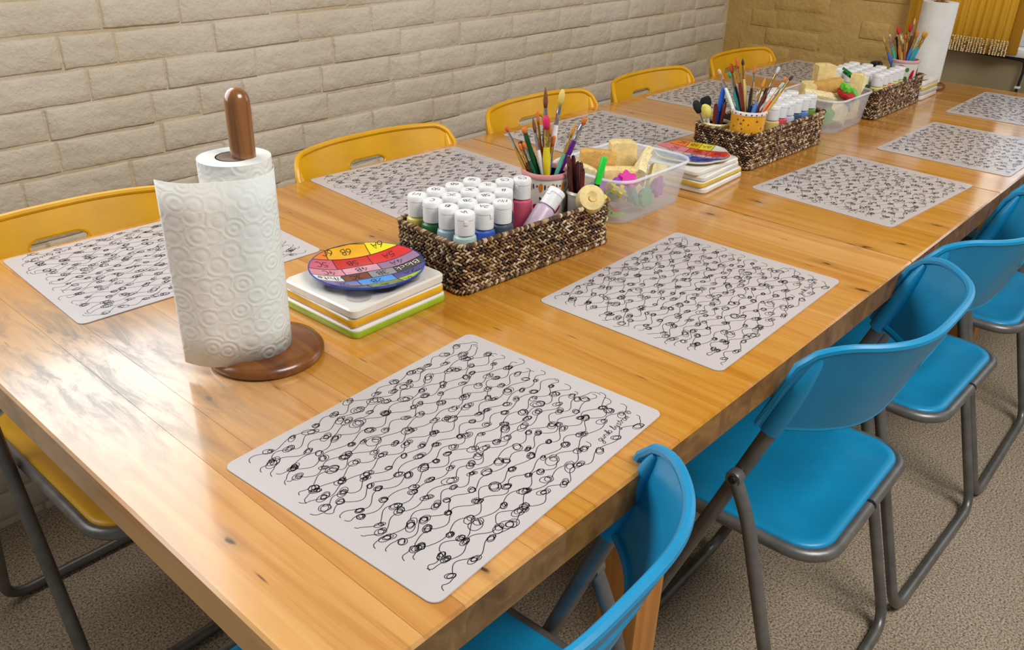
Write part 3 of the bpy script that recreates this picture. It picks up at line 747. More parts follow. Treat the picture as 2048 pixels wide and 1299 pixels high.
B1 = [(0, 0, '1A', (172, 190, 182), 'pale mint paint bottle with cap marked 1A in the front corner of the near basket'),
 (1, 0, '2A', (58, 92, 178), 'blue paint bottle with cap marked 2A in the near basket'),
 (2, 0, 'MV', (70, 82, 92), 'dark slate paint bottle with smudged cap marked MV in the near basket'),
 (0, 1, '1B', (156, 176, 184), 'pale grey-blue paint bottle with cap marked 1B in the near basket'),
 (1, 1, '2B', (120, 150, 190), 'white capped paint bottle marked 2B in the near basket'),
 (2, 1, '5B', (170, 60, 60), 'white capped paint bottle marked 5B in the near basket'),
 (3, 1, 'B', (60, 66, 80), 'white capped paint bottle with one bold letter B in the near basket'),
 (0, 2, 'C', (48, 104, 58), 'dark green paint bottle with cap marked C at the left rim of the near basket'),
 (1, 2, '2C', (70, 120, 170), 'white capped paint bottle marked 2C in the near basket'),
 (2, 2, '3C', (90, 60, 44), 'paint bottle with loosely seated white cap marked 3C in the near basket'),
 (3, 2, '2L', (190, 150, 160), 'white capped paint bottle between the 5R and B bottles in the near basket'),
 (4, 2, 'C5', (190, 110, 120), 'white capped paint bottle at the back beside the painted mug in the near basket'),
 (0, 3, 'W1', (206, 192, 104), 'mustard yellow paint bottle with tall cap at the left corner of the near basket'),
 (1, 3, '5D', (170, 170, 90), 'white capped paint bottle marked 5D in the back row of the near basket'),
 (2, 3, '6B', (214, 170, 40), 'white capped paint bottle marked 6B in the back row of the near basket'),
 (3, 3, '5R', (200, 60, 50), 'white capped paint bottle marked 5R, rearmost in the near basket')]
for i, j, tx, col, lab in B1: bottle(bx(i, j), by(j, i), Z1+.0, col, lab, g1, tx, ang=VIEW)
bottle(.789, .598, Z1+.002, (196, 84, 108), 'pink paint bottle standing beside the painted mug in the near basket', g1, 'C5', ang=VIEW)
d = Vector((.70, -.05, .70)).normalized()
bottle(.732, .543, T+.034, (196, 172, 186), 'lilac paint bottle lying tilted against the rim of the near basket', g1, '', tilt=d.to_track_quat('Z', 'Y'), scale=.98)
g2 = 'paint bottles in the middle basket'; ordn = ['first', 'second', 'third', 'fourth', 'fifth']
row2 = [((206, 180, 110), 'cream paint bottle beside the yellow mug'), ((196, 76, 84), 'coral red paint bottle'), ((186, 186, 206), 'pale lilac paint bottle'), ((66, 80, 104), 'dark blue-grey paint bottle'), ((96, 128, 180), 'blue paint bottle'), ((110, 142, 48), 'olive green paint bottle at the far end')]
for i, (c, l) in enumerate(row2): bottle(1.628+.0385*i*.955, .566-.001*i, Z1, c, l+' in the front row of the middle basket', g2)
for j, xs in ((1, (1.685, 1.724, 1.763, 1.802)), (2, (1.722, 1.7605, 1.800))):
    for i, x in enumerate(xs): bottle(x, .566+.039*j, Z1, rnd.choice(((150, 150, 170), (190, 190, 200), (120, 140, 170), (170, 180, 150))), 'white capped bottle, %s from the mug, %s row of the middle basket' % (ordn[i], ('front', 'second', 'rear')[j]), g2)
g3 = 'paint bottles in the far basket'
cols3 = [(220, 206, 120), (200, 170, 70), (228, 150, 128), (214, 200, 96), (190, 180, 120)]
for j in range(4):
    for i in range(5):
        if (i, j) in ((4, 2), (4, 3), (4, 1)): continue
        c = cols3[i] if j == 0 else ((28, 92, 60) if (i, j) == (0, 1) else rnd.choice(((180, 190, 170), (200, 200, 190), (170, 180, 200))))
        bottle(2.205+.0385*i, .545+.0392*j, Z1, c, 'white capped bottle, %s from the near end, %s row of the far basket' % (ordn[i], ('front', 'second', 'third', 'rear')[j]), g3)

# ------------------------------------------------------------------ mugs, cups and bowl
def mug(x, y, rt, rbm, h, matb, matr, motifs, label, name='painted_mug', rimh=.008, zoff=.0095, group='pots in the baskets'):
    t = thing(name, label, 'mug' if 'mug' in name else 'cup', (x, y, T+zoff), 0, group)
    m = MB(); rr = lambda z: rbm+(rt-rbm)*(z/h)
    m.lathe([(0, 0), (rbm-.003, 0), (rbm, .003), (rr(h*.5), h*.5), (rr(h-rimh), h-rimh), (rr(h-rimh)-.003, h-rimh), (rr(.006)-.0045, .006), (0, .006)], 40); m.build('mug_body', matb, t, SM)
    m = MB(); m.lathe([(rt-.0045, h-rimh+.0001), (rt+.0012, h-rimh+.0001), (rt+.0024, h-rimh*.45), (rt+.001, h), (rt-.0035, h), (rt-.0045, h-rimh*.4), (rt-.0045, h-rimh+.0001)], 40); m.build('rim', matr, t, SM)
    if motifs:
        m = MB(); mats = []
        for (a, z, wd, hh, col, rot) in motifs:
            cm = colm(col, .25)
            if cm not in mats: mats.append(cm)
            vs = []
            for k in range(17):
                q = 2*PI*k/16; ex, ez = (0, 0) if k == 16 else (wd/2*math.cos(q), hh/2*math.sin(q))
                ex, ez = ex*math.cos(rot)-ez*math.sin(rot), ex*math.sin(rot)+ez*math.cos(rot)
                r2 = rr(min(h, z+ez))+(.0028 if z > h-rimh else .0005); aa = D2(a)+ex/r2; vs.append((r2*math.cos(aa), r2*math.sin(aa), z+ez))
            m.add(vs, [(16, k, (k+1) % 16) for k in range(16)], mats.index(cm))
        m.build('painted_motifs', mats, t, True)
    return t
F = 229     # direction towards the viewer's side of the table
red, orange, dark, green = (178, 24, 36), (206, 128, 30), (40, 30, 50), (70, 120, 40)
mo = []
for k in range(12):
    a = k*30; mo.append((a, .092, .007, .016, orange, 0)); mo.append((a+10, .093, .0025, .010, dark, 0)); mo.append((a+20, .094, .004, .004, red, 0))
for a0 in (F-2, F+120, F-120):
    mo.append((a0, .075, .014, .024, red, 0)); mo.append((a0-22, .052, .014, .026, red, .9)); mo.append((a0+22, .052, .014, .026, red, -.9)); mo.append((a0-14, .068, .004, .018, dark, .5)); mo.append((a0+16, .066, .004, .018, dark, -.5))
    mo.append((a0-2, .046, .014, .014, green, 0)); mo.append((a0-2, .0462, .006, .006, (24, 40, 24), 0))
mug(.8565, .604, .0405, .034, .114, M_ceram, colm((206, 140, 140), .25), mo, 'white mug with pink rim and red flowers full of brushes in the near basket')
R = random.Random(4); mo = []
for k in range(66): mo.append((k*137.5, .012+.088*R.random(), .0040*R.uniform(.7, 1.4), .0042, (110, 62, 20), 0))
mo += [(k*18+R.uniform(-3, 3), .1115, .0034, .0034, (60, 40, 60), 0) for k in range(20)]
mug(1.526, .575, .0385, .037, .116, colm((222, 156, 28), .25), colm((226, 214, 208), .25), mo, 'yellow-orange mug with brown dots and white rim full of brushes in the middle basket', rimh=.008)
mo = []
R = random.Random(9)
for k in range(9): mo.append((250+k*31+R.uniform(-8, 8), R.choice((.082, .088)) if k % 2 else .04+R.uniform(-.01, .01), R.uniform(.014, .03), R.uniform(.018, .026), (red, (176, 20, 40), (120, 160, 40))[k % 3], R.uniform(-.6, .6)))
mo += [(186, .092, .030, .022, (176, 20, 36), 0), (214, .090, .010, .013, green, 0), (212, .062, .013, .019, green, .2), (200, .046, .018, .024, (170, 20, 36), 0), (238, .074, .012, .034, (186, 24, 40), -.2), (226, .040, .006, .006, dark, 0)]
mug(2.478, .572, .0395, .034, .116, M_ceram, colm((214, 160, 160), .25), mo, 'white mug with red and green dots full of brushes in the far basket')
mo = [(k*40, .028+.012*(k % 2), .022, .020, ((120, 76, 40), (130, 124, 118))[k % 2], 0) for k in range(9)]
mug(1.528, .652, .0315, .026, .074, colm((226, 214, 140), .25), colm((232, 226, 170), .25), mo, 'small pale yellow pot with brown dots behind the yellow mug', 'painted_pot', .006)
mug(.876, .5415, .0215, .018, .085, M_ceram, M_ceram, [], 'small plain white cup of dark red sticks at the end of the near basket', 'small_cup', .006, .010)

# ------------------------------------------------------------------ brushes
BM = {}
def brush(base, tip, hl, hcol, fer, bcol, shape, hr, label, group, bl=.022):
    b = Vector(base); t_ = Vector(tip); d = (t_-b).normalized(); Ltot = (t_-b).length
    t = thing('paintbrush', label, 'paintbrush', b, 0, group); t.rotation_mode = 'QUATERNION'; t.rotation_quaternion = d.to_track_quat('Z', 'Y')
    fl = .030 if Ltot > .15 else .022
    hz = max(.03, Ltot-bl-fl)
    m = MB(); m.lathe([(0, 0), (hr*.35, .001), (hr*.55, hz*.25), (hr*.8, hz*.6), (hr*1.05, hz*.86), (hr*.75, hz)], 10); m.build('handle', colm(hcol, .25), t, SM)
    rf = hr*.72
    m = MB(); m.lathe([(rf, hz), (rf*1.06, hz+.003), (rf*.96, hz+.005), (rf*.95, hz+fl*.55), (rf*1.1, hz+fl*.62), (rf*.95, hz+fl*.7), (rf*.85, hz+fl)], 12); m.build('ferrule', fer, t, SM)
    z = hz+fl
    if shape == 'point': pr = [(rf*.8, z), (rf*1.15, z+bl*.3), (rf*.8, z+bl*.65), (rf*.2, z+bl*.97), (0, z+bl)]
    elif shape == 'flat': pr = [(rf*.8, z), (rf*1.1, z+bl*.4), (rf*1.1, z+bl*.9), (rf*.9, z+bl), (0, z+bl)]
    else: pr = [(rf*.8, z), (rf*1.25, z+bl*.35), (rf*1.3, z+bl*.7), (rf*.7, z+bl*.95), (0, z+bl)]
    m = MB(); m.lathe(pr, 10); m.build('bristles', colm(bcol, .7), t, True)
ora, brn, crm = (206, 112, 40), (112, 70, 36), (214, 186, 110)
def brushset(mx, my, zin, rin, data, where, group):
    R = random.Random(len(where))
    for (tip, hcol, fer, bcol, shape, hr, bl, lab) in data:
        tip = Vector((tip[0], tip[1], T+tip[2])); v = Vector((tip.x-mx, tip.y-my)); 
        q = R.uniform(-.010, .010); 
        dirv = v.normalized() if v.length > 1e-4 else Vector((1, 0)); side = Vector((-dirv.y, dirv.x))
        h = tip.z-zin; s = min(rin*.55, v.length*.8)
        # handle end sits low on the opposite side of the pot, shaft leaning on the rim
        bx_, by_ = mx-dirv.x*s*.6+side.x*q, my-dirv.y*s*.6+side.y*q
        dep = R.uniform(-.014, .014); tip2 = tip+Vector((.55*dep, .83*dep, .5*dep))
        brush((bx_, by_, zin+R.uniform(.004, .02)), tip2, 0, hcol, fer, bcol, shape, hr, lab+where, group, bl)
brushset(.8565, .604, T+.018, .034, [
 ((.808, .658, .201), (196, 150, 60), M_silver, (200, 80, 40), 'round', .0036, .010, 'gold-handled brush with short orange-red bristles leaning far left'),
 ((.822, .640, .175), (90, 44, 24), M_gold, ora, 'flat', .0042, .012, 'short brown-handled brush with orange bristles'),
 ((.826, .635, .179), (20, 92, 60), M_silver, ora, 'round', .0036, .012, 'green-handled brush with small orange bristles'),
 ((.829, .632, .191), (16, 78, 34), colm((16, 78, 34), .25), ora, 'flat', .0062, .010, 'thick dark green brush with a stub of orange bristles'),
 ((.837, .622, .214), (232, 230, 226), M_silver, brn, 'point', .0042, .026, 'white-handled brush with pointed brown bristles'),
 ((.844, .613, .213), (206, 96, 30), M_gold, ora, 'flat', .0034, .022, 'slim orange brush with long orange bristles'),
 ((.850, .606, .222), (226, 200, 36), M_gold, (206, 30, 84), 'round', .0068, .024, 'thick yellow-handled brush with magenta tip'),
 ((.851, .604, .256), (60, 56, 60), M_silver, (116, 68, 36), 'point', .0052, .034, 'tallest dark brush with pointed brown bristles'),
 ((.870, .582, .254), (232, 232, 230), M_silver, (212, 186, 96), 'round', .0056, .030, 'tall white-handled brush with cream bristles'),
 ((.855, .600, .209), (60, 128, 206), M_gold, (190, 110, 40), 'point', .0048, .024, 'sky blue-handled brush with tan bristles'),
 ((.881, .568, .215), (96, 178, 150), M_gold, (206, 132, 40), 'point', .0040, .026, 'teal-handled brush with thin orange bristles'),
 ((.894, .553, .213), (92, 20, 136), M_silver, (206, 110, 40), 'flat', .0056, .012, 'purple-handled brush leaning right with orange bristles'),
 ((.861, .593, .183), (24, 24, 40), M_gold, ora, 'flat', .0042, .018, 'short black-handled brush with orange bristles'),
 ((.832, .640, .160), (40, 160, 130), M_gold, brn, 'flat', .0052, .012, 'short turquoise brush with brown bristles'),
 ((.848, .600, .150), (190, 120, 40), M_gold, crm, 'point', .0034, .016, 'shortest wooden brush with cream bristles')],
 ' in the flower-painted mug', 'brushes in the flower-painted mug')
brushset(1.526, .575, T+.018, .032, [
 ((1.492, .640, .199), (226, 240, 226), M_silver, (206, 176, 130), 'round', .0042, .014, 'white-handled brush with tan bristles leaning far left'),
 ((1.496, .634, .190), (40, 130, 90), M_gold, ora, 'point', .0034, .016, 'green-handled brush with orange bristles leaning left'),
 ((1.508, .621, .212), (28, 28, 34), M_gold, (196, 84, 30), 'round', .0048, .022, 'black-handled brush with rusty orange bristles'),
 ((1.512, .618, .234), (120, 40, 24), M_gold, (196, 96, 40), 'round', .0048, .024, 'tallest maroon brush with orange-brown bristles'),
 ((1.507, .625, .198), (30, 140, 130), M_silver, (40, 150, 120), 'round', .0036, .014, 'teal brush with teal bristles'),
 ((1.520, .602, .226), (216, 196, 120), M_gold, (60, 44, 34), 'point', .0042, .014, 'cream-handled brush with dark bristles'),
 ((1.530, .585, .226), (40, 36, 34), M_silver, ora, 'point', .0034, .020, 'slim dark brush with thin orange point'),
 ((1.542, .563, .203), (84, 132, 206), M_gold, (216, 140, 50), 'point', .0046, .026, 'light blue-handled brush with long orange bristles'),
 ((1.549, .547, .192), (214, 210, 216), M_silver, (140, 110, 130), 'point', .0034, .012, 'pale grey brush with mauve bristles'),
 ((1.554, .540, .224), (90, 30, 30), M_gold, (206, 206, 206), 'flat', .0042, .016, 'wine-handled brush with white bristles'),
 ((1.559, .528, .195), (206, 62, 30), M_silver, (176, 196, 206), 'flat', .0042, .016, 'red-handled brush with silvery bristles'),
 ((1.561, .524, .206), (216, 156, 70), M_gold, (200, 120, 40), 'round', .0042, .014, 'pine-handled brush with amber bristles leaning right'),
 ((1.567, .512, .209), (206, 160, 70), M_gold, (70, 46, 28), 'round', .0036, .012, 'gold brush with dark bristles leaning far right'),
 ((1.532, .581, .184), (24, 30, 110), M_gold, (206, 130, 40), 'flat', .0054, .020, 'navy-handled brush with flat amber bristles'),
 ((1.547, .553, .172), (150, 150, 160), M_gold, brn, 'flat', .0036, .014, 'short grey brush with brown bristles')],
 ' in the yellow dotted mug', 'brushes in the yellow dotted mug')
brushset(2.476, .573, T+.018, .032, [
 ((2.440, .646, .189), (70, 110, 190), M_gold, (206, 150, 50), 'point', .0046, .020, 'blue-handled brush with gold bristles leaning far left'),
 ((2.445, .630, .197), (40, 176, 150), M_silver, (206, 176, 130), 'round', .0040, .010, 'mint-handled brush with pale bristles'),
 ((2.451, .609, .216), (190, 120, 40), M_gold, (206, 24, 34), 'round', .0050, .022, 'wooden brush with tall red tip'),
 ((2.451, .609, .171), (120, 40, 30), M_gold, (206, 24, 34), 'flat', .0036, .012, 'short brush with red tip'),
 ((2.455, .598, .180), (20, 20, 22), colm((20, 20, 22), .3), (30, 30, 32), 'round', .0050, .012, 'all black brush'),
 ((2.457, .591, .188), (216, 190, 120), M_gold, crm, 'round', .0042, .018, 'cream brush with cream bristles'),
 ((2.461, .582, .192), (160, 90, 50), M_gold, (206, 84, 30), 'flat', .0048, .014, 'brown brush with flat orange bristles'),
 ((2.465, .569, .216), (196, 130, 50), M_gold, (206, 24, 34), 'flat', .0056, .020, 'thick wooden brush with broad red tip'),
 ((2.466, .564, .237), (90, 46, 30), M_silver, (206, 170, 120), 'point', .0036, .020, 'tallest brush with tan point'),
 ((2.471, .549, .206), (74, 122, 196), M_gold, (206, 130, 50), 'round', .0050, .022, 'blue-handled brush with amber bristles'),
 ((2.478, .528, .201), (40, 160, 130), M_gold, (196, 150, 60), 'round', .0048, .018, 'green-handled brush leaning right'),
 ((2.481, .522, .198), (60, 150, 206), M_gold, (206, 140, 50), 'round', .0048, .020, 'cyan-handled brush leaning far right'),
 ((2.461, .581, .176), (24, 26, 110), M_silver, (206, 196, 160), 'flat', .0056, .016, 'navy-handled brush with pale flat bristles')],
 ' in the red-dotted mug', 'brushes in the red-dotted mug')

# sticks, markers and sponge dabbers
def stick(base, tip, r, col, label, cat, group, name='drawing_stick', cap=None, seg=6):
    b, t_ = Vector(base), Vector(tip); L = (t_-b).length
    t = thing(name, label, cat, b, 0, group); t.rotation_mode = 'QUATERNION'; t.rotation_quaternion = (t_-b).to_track_quat('Z', 'Y')
    m = MB(); m.lathe([(0, 0), (r, .0006), (r, L*.62 if cap else L-.002), (r*.8, L*.62+.0005 if cap else L), (0, L*.62+.001 if cap else L)], seg); m.build('shaft', colm(col, .35), t, SM)
    if cap: m = MB(); m.lathe([(r*.8, L*.62+.001), (r*1.18, L*.62+.002), (r*1.12, L-.003), (r*.8, L), (0, L)], 12); m.build('marker_cap', colm(cap, .3), t, SM)
    else: m = MB(); m.lathe([(r*.8, L+.0001), (r*.75, L+.003), (r*.3, L+.005), (0, L+.005)], seg); m.build('tip', colm(tuple(int(c*.6) for c in col), .4), t, SM)
gs = 'dark red sticks in the small white cup'
for k, (dx, dy, h) in enumerate(((-.009, .004, .135), (-.004, .009, .150), (.002, .002, .140), (-.002, -.007, .133), (.005, .010, .146), (.009, .003, .136))):
    stick((.876+dx*.6, .5415+dy*.6, T+.018), (.872+dx*1.7, .546+dy*1.8, T+h), .0042, (92, 26, 26) if k % 2 else (70, 22, 24), 'dark red drawing stick in the small white cup, '+('leftmost of six', 'tallest of six', 'middle one at the front', 'lowest at the front', 'second tallest, at the back', 'rightmost of six')[k], 'crayon', gs)
stick((.884, .531, T+.03), (.893, .508, T+.157), .0052, (38, 24, 24), 'dark marker with bright green cap sticking out of the near basket', 'marker', None, 'marker_pen', (40, 206, 60), 12)
# rolled sponge and yellow sponge wedge leaning over the rim
t = thing('sponge_roll', 'round cream sponge roll leaning on the rim of the near basket', 'sponge', (0, 0, 0))
t.matrix_world = align((.874, .522, T+.080), (-.42, -.50, .42))
m = MB(); m.lathe([(0, -.004), (.018, -.004), (.022, .0), (.0235, .008), (.0235, .026), (.021, .031), (.010, .033), (.003, .029), (0, .029)], 28); m.build('sponge_body', M_sponge, t, SM)
m = MB(); m.tube([(.004*k/6*math.cos(k*.9)*2.2, .004*k/6*math.sin(k*.9)*2.2, .0325-.0004*abs(k-4)) for k in range(3, 14)], .0012, 6); m.build('spiral_ridge', M_sponge3, t, True)
t = thing('sponge_wedge', 'small bright yellow sponge wedge beside the cream sponge roll', 'sponge', (.896, .520, T+.076), .5)
m = MB(); m.loft([rrect(.009, .014, .004, -.010), rrect(.010, .015, .004, .002), rrect(.008, .011, .004, .016)], 0, Matrix.Rotation(.5, 4, 'X')); m.build('sponge_body', colm((232, 206, 70), .8), t, SM)
# pot of tools behind the yellow mug
gp = 'tools in the pale yellow pot'
def dabber(base, tip, col, label, w):
    b, t_ = Vector(base), Vector(tip); L = (t_-b).length
    t = thing('sponge_dabber', label, 'sponge brush', b, 0, gp); t.rotation_mode = 'QUATERNION'; t.rotation_quaternion = (t_-b).to_track_quat('Z', 'Y')
    m = MB(); m.lathe([(0, 0), (.003, .001), (.0034, L-.025), (0, L-.024)], 10); m.build('handle', colm((206, 196, 176), .4), t, SM)
    m = MB(); m.loft([rrect(w*.6, .006, .005, L-.026), rrect(w, .009, .007, L-.016), rrect(w, .0085, .007, L-.006), rrect(w*.8, .005, .004, L)]); m.build('foam_head', colm(col, .85), t, SM)
zz = T+.02
dabber((1.520, .655, zz), (1.488, .690, T+.128), (26, 25, 26), 'black foam dabber leaning left in the pale yellow pot', .013)
dabber((1.520, .650, zz), (1.488, .664, T+.124), (228, 214, 110), 'yellow foam dabber in the pale yellow pot', .012)
dabber((1.535, .658, zz), (1.530, .692, T+.132), (20, 20, 22), 'broad black foam dabber at the back of the pale yellow pot', .018)
for k, (a, b) in enumerate((((1.517, .650), (1.500, .645)), ((1.525, .645), (1.514, .630)), ((1.530, .650), (1.526, .640)), ((1.535, .655), (1.536, .650)))):
    stick((a[0], a[1], zz), (b[0], b[1], T+.125+.004*k), .0046, (104, 32, 26) if k < 2 else (34, 18, 20), ('rust-red drawing stick at the front of the pale yellow pot', 'dark red drawing stick next to the blue pen', 'black drawing stick in the pale yellow pot', 'black drawing stick nearest the yellow mug')[k], 'crayon', gp)
stick((1.525, .655, zz), (1.516, .640, T+.162), .0050, (24, 82, 196), 'blue pen standing in the pale yellow pot', 'pen', gp, 'pen', (30, 96, 214), 12)
# black clips behind the bottles in the far basket
t = thing('foam_brush_bundle', 'bundle of black foam brush heads behind the bottles of the far basket', 'sponge brush', (2.442, .642, T+.05))
for k in range(4):
    m = MB(); m.loft([rrect(.007, .006, .003, 0), rrect(.009, .008, .004, .05), rrect(.010, .009, .004, .075+.006*(k % 2)), rrect(.006, .005, .003, .083)], 0, Matrix.Translation((-.006*k+.01, .012*(k-1.5), -.02)) @ Matrix.Rotation(.12*(k-1.5), 4, 'X')); m.build('foam_head', M_black, t, SM)

# ------------------------------------------------------------------ plastic tubs with sponges and stamps
def tub(x, y, L, W, H, deg, label):
    t = thing('plastic_tub', label, 'tub', (x, y, T), D2(deg), 'translucent plastic tubs')
    hx, hy = L/2, W/2; i = .016; th_ = .0016
    m = MB(); m.loft([rrect(hx-i, hy-i, .035, 0, 7), rrect(hx-i*.8, hy-i*.8, .038, .006, 7), rrect(hx-.004, hy-.004, .042, H-.004, 7), rrect(hx-.004-th_, hy-.004-th_, .041, H-.004, 7), rrect(hx-i*.8-th_, hy-i*.8-th_, .036, .008, 7), rrect(hx-i-th_, hy-i-th_, .033, .0025, 7)]); m.build('tub_body', M_tub, t, SM)
    m = MB(); m.tube(rrect(hx-.003, hy-.003, .042, H-.002, 8), .0032, 8, True); m.build('rim', M_lip, t, True)
    return t
tub(1.098, .612, .250, .190, .088, 0, 'clear plastic tub of sponges and foam stamps beside the near basket')
tub(2.035, .615, .245, .184, .088, 0, 'clear plastic tub heaped with cream sponges between the middle and far baskets')
def block(x, y, z, sx, sy, sz, rot, mat, label, group, curve=0., taper=0.):
    t = thing('sponge_block', label, 'sponge', (x, y, T+z), 0, group); t.rotation_euler = tuple(D2(a) for a in rot)
    m = MB(); n = 8
    loops = []
    for k in range(n+1):
        u = -1+2*k/n; s = 1-taper*(u*.5+.5); off = curve*(1-u*u); e = .93 if k in (0, n) else 1
        loops.append([(u*sx/2, q[0]*s+off, q[1]) for q in ((yy, zz_) for yy, zz_, _ in rrect(sy/2*e, sz/2*e, .004, 0, 2))])
    m.loft(loops); m.build('sponge_body', mat, t, SM)
    m = MB(); R = random.Random(int(x*1e4))
    for k in range(14): m.ellipsoid(Matrix.Translation((R.uniform(-.4, .4)*sx, R.uniform(-.4, .4)*sy*(1-taper*.5), sz/2)) @ Matrix.Diagonal((.0012, .0012, .0004, 1)), 6, 3)
    m.build('pores', M_sponge3, t)
gA, gB = 'sponges in the near tub', 'sponges in the far tub'
block(1.055, .640, .088, .068, .030, .042, (0, 4, -48), M_sponge3, 'amber-sided rectangular sponge standing at the back of the near tub', gA, .006)
block(1.108, .620, .096, .050, .034, .050, (0, 0, -40), M_sponge, 'tall cream sponge standing upright in the middle of the near tub', gA, .008)
block(1.000, .640, .078, .060, .026, .036, (14, 24, -30), M_sponge2, 'pale sponge wedge leaning on the left wall of the near tub', gA, 0, .45)
block(1.100, .570, .078, .062, .018, .048, (30, -18, 24), M_sponge2, 'thin pale sponge slice leaning right in the near tub', gA, .004)
block(1.128, .585, .080, .066, .016, .046, (26, -20, 20), M_sponge2, 'second thin pale sponge slice at the right of the near tub', gA, .004)
block(1.060, .590, .068, .060, .030, .036, (0, 0, -44), M_sponge, 'low cream sponge in front of the tall one in the near tub', gA)
block(1.030, .575, .050, .058, .036, .034, (0, 10, 20), M_sponge3, 'tan sponge cube low in the near tub', gA)
block(1.080, .585, .040, .07, .03, .044, (20, 30, 10), M_sponge2, 'pale sponge showing through the front of the near tub', gA)
block(1.140, .620, .045, .06, .05, .050, (0, 0, 15), M_sponge2, 'cream sponge at the far end inside the near tub', gA)
block(1.985, .640, .095, .056, .030, .036, (0, 0, 30), M_sponge, 'rounded cream sponge at the back left of the far tub', gB, .010)
block(2.060, .640, .120, .050, .036, .060, (0, 0, -40), M_sponge, 'tallest cream sponge at the top of the far tub heap', gB, .008)
block(2.025, .610, .100, .078, .034, .034, (0, -12, -50), M_sponge3, 'tan brick-shaped sponge lying across the far tub', gB)
block(2.075, .555, .104, .030, .030, .066, (0, 6, 10), M_sponge, 'upright cream sponge with pointed top in the far tub', gB)
block(2.112, .565, .098, .034, .022, .062, (0, 22, -30), M_sponge2, 'leaning cream sponge at the right end of the far tub', gB)
block(2.100, .625, .092, .05, .03, .05, (0, 10, 20), M_sponge2, 'pale sponge behind the pointed one in the far tub', gB)
block(1.985, .590, .076, .085, .018, .030, (30, 10, -44), M_sponge2, 'long thin pale sponge strip at the left of the far tub', gB)
block(1.975, .612, .082, .080, .016, .030, (30, 8, -46), M_sponge2, 'second thin pale sponge strip at the far left of the far tub', gB)
block(2.010, .560, .040, .07, .03, .05, (0, 20, 10), M_sponge2, 'pale sponge seen through the front wall of the far tub', gB)
block(2.080, .570, .040, .06, .04, .05, (0, 0, -10), M_sponge, 'cream sponge seen low through the far tub', gB)
def stamp(kind, x, y, z, s, rot, col, label, group, col2=None):
    t = thing('foam_stamp', label, 'stamp', (x, y, T+z), 0, group); t.rotation_euler = tuple(D2(a) for a in rot)
    if kind == 'crescent':
        o = [(s*math.cos(D2(a)), s*math.sin(D2(a))) for a in range(20, 301, 14)]; i = [(s*.5*math.cos(D2(a))+s*.10, s*.5*math.sin(D2(a))) for a in range(290, 29, -14)]; poly = o+i
    elif kind == 'flower': poly = [(s*(1+.22*math.cos(6*a))*math.cos(a), s*(1+.22*math.cos(6*a))*math.sin(a)) for a in [2*PI*k/48 for k in range(48)]]
    elif kind == 'gear': poly = [(s*(1+.10*(1 if k % 4 < 2 else -1))*math.cos(2*PI*k/40), s*(1+.10*(1 if k % 4 < 2 else -1))*math.sin(2*PI*k/40)) for k in range(40)]
    elif kind == 'arrow': poly = [(-s, -.35*s), (.1*s, -.4*s), (.1*s, -.9*s), (s, 0), (.1*s, .9*s), (.1*s, .4*s), (-s, .35*s), (-.7*s, 0)]
    elif kind == 'bar': poly = [(q[0], q[1]) for q in rrect(s*1.5, s*.4, s*.3, 0, 4)]
    else: poly = [(s*math.cos(2*PI*k/28), s*math.sin(2*PI*k/28)*.92) for k in range(28)]
    if kind == 'crescent':
        m = MB(); n = 19
        vs = []; fs = []
        for k in range(n+1):
            a = D2(20+280*k/n); ro_, ri_ = s, s*(.52+.30*abs(2*k/n-1)**2)
            for r_, z_ in ((ro_, 0), (ro_, .012), (ri_, .012), (ri_, 0)): vs.append((r_*math.cos(a), r_*math.sin(a), z_))
        for k in range(n):
            for j in range(4): fs.append((k*4+j, (k+1)*4+j, (k+1)*4+(j+1) % 4, k*4+(j+1) % 4))
        fs += [(0, 1, 2, 3), (n*4+3, n*4+2, n*4+1, n*4)]
        m.add(vs, fs); m.build('stamp_face', colm(col, .6), t, SM)
        m = MB()
        for a in (150, 180, 205, 230): m.ellipsoid(Matrix.Translation((s*.76*math.cos(D2(a)), s*.76*math.sin(D2(a)), .012)) @ Matrix.Diagonal((.0022, .0028, .0006, 1)), 8, 4)
        m.build('dots', M_black, t, True)
    else:
        m = MB(); m.prism(poly, .006, .013); m.build('stamp_face', colm(col, .6), t, SM)
        m = MB(); m.lathe([(0, 0), (s*.8, 0), (s*.85, .003), (s*.8, .006), (0, .006)], 20); m.build('backing', colm(col2 or tuple(int(c*.75) for c in col), .6), t, SM)
block(1.160, .570, .050, .05, .03, .05, (10, 20, 40), M_sponge2, 'pale sponge pressed against the right end of the near tub', gA)
block(2.090, .590, .045, .07, .04, .055, (0, 12, 30), M_sponge2, 'large pale sponge low in the middle of the far tub', gB)
gC = 'foam stamps in the near tub'; gD = 'foam stamps in the far tub'
stamp('flower', 1.035, .556, .070, .017, (35, -10, 0), (214, 50, 150), 'magenta flower stamp on top of the sponges in the near tub', gC)
stamp('gear', 1.012, .560, .064, .015, (40, 10, 0), (150, 60, 170), 'purple toothed stamp beside the magenta one in the near tub', gC)
stamp('flower', .998, .553, .060, .014, (30, 0, 0), (220, 206, 40), 'yellow flower stamp at the front of the near tub', gC)
stamp('crescent', 1.010, .560, .036, .026, (78, -12, -36), (130, 190, 30), 'lime green crescent stamp with black dots pressed to the tub corner', gC)
stamp('crescent', 1.022, .572, .042, .029, (78, 8, -36), (206, 50, 60), 'red crescent stamp behind the lime green one in the near tub', gC)
stamp('bar', 1.052, .556, .040, .016, (80, 55, 0), (40, 150, 110), 'teal bar stamp slanting behind the near tub wall', gC)
stamp('gear', 1.086, .552, .032, .018, (85, 0, 0), (80, 170, 120), 'green toothed stamp low in the near tub', gC)
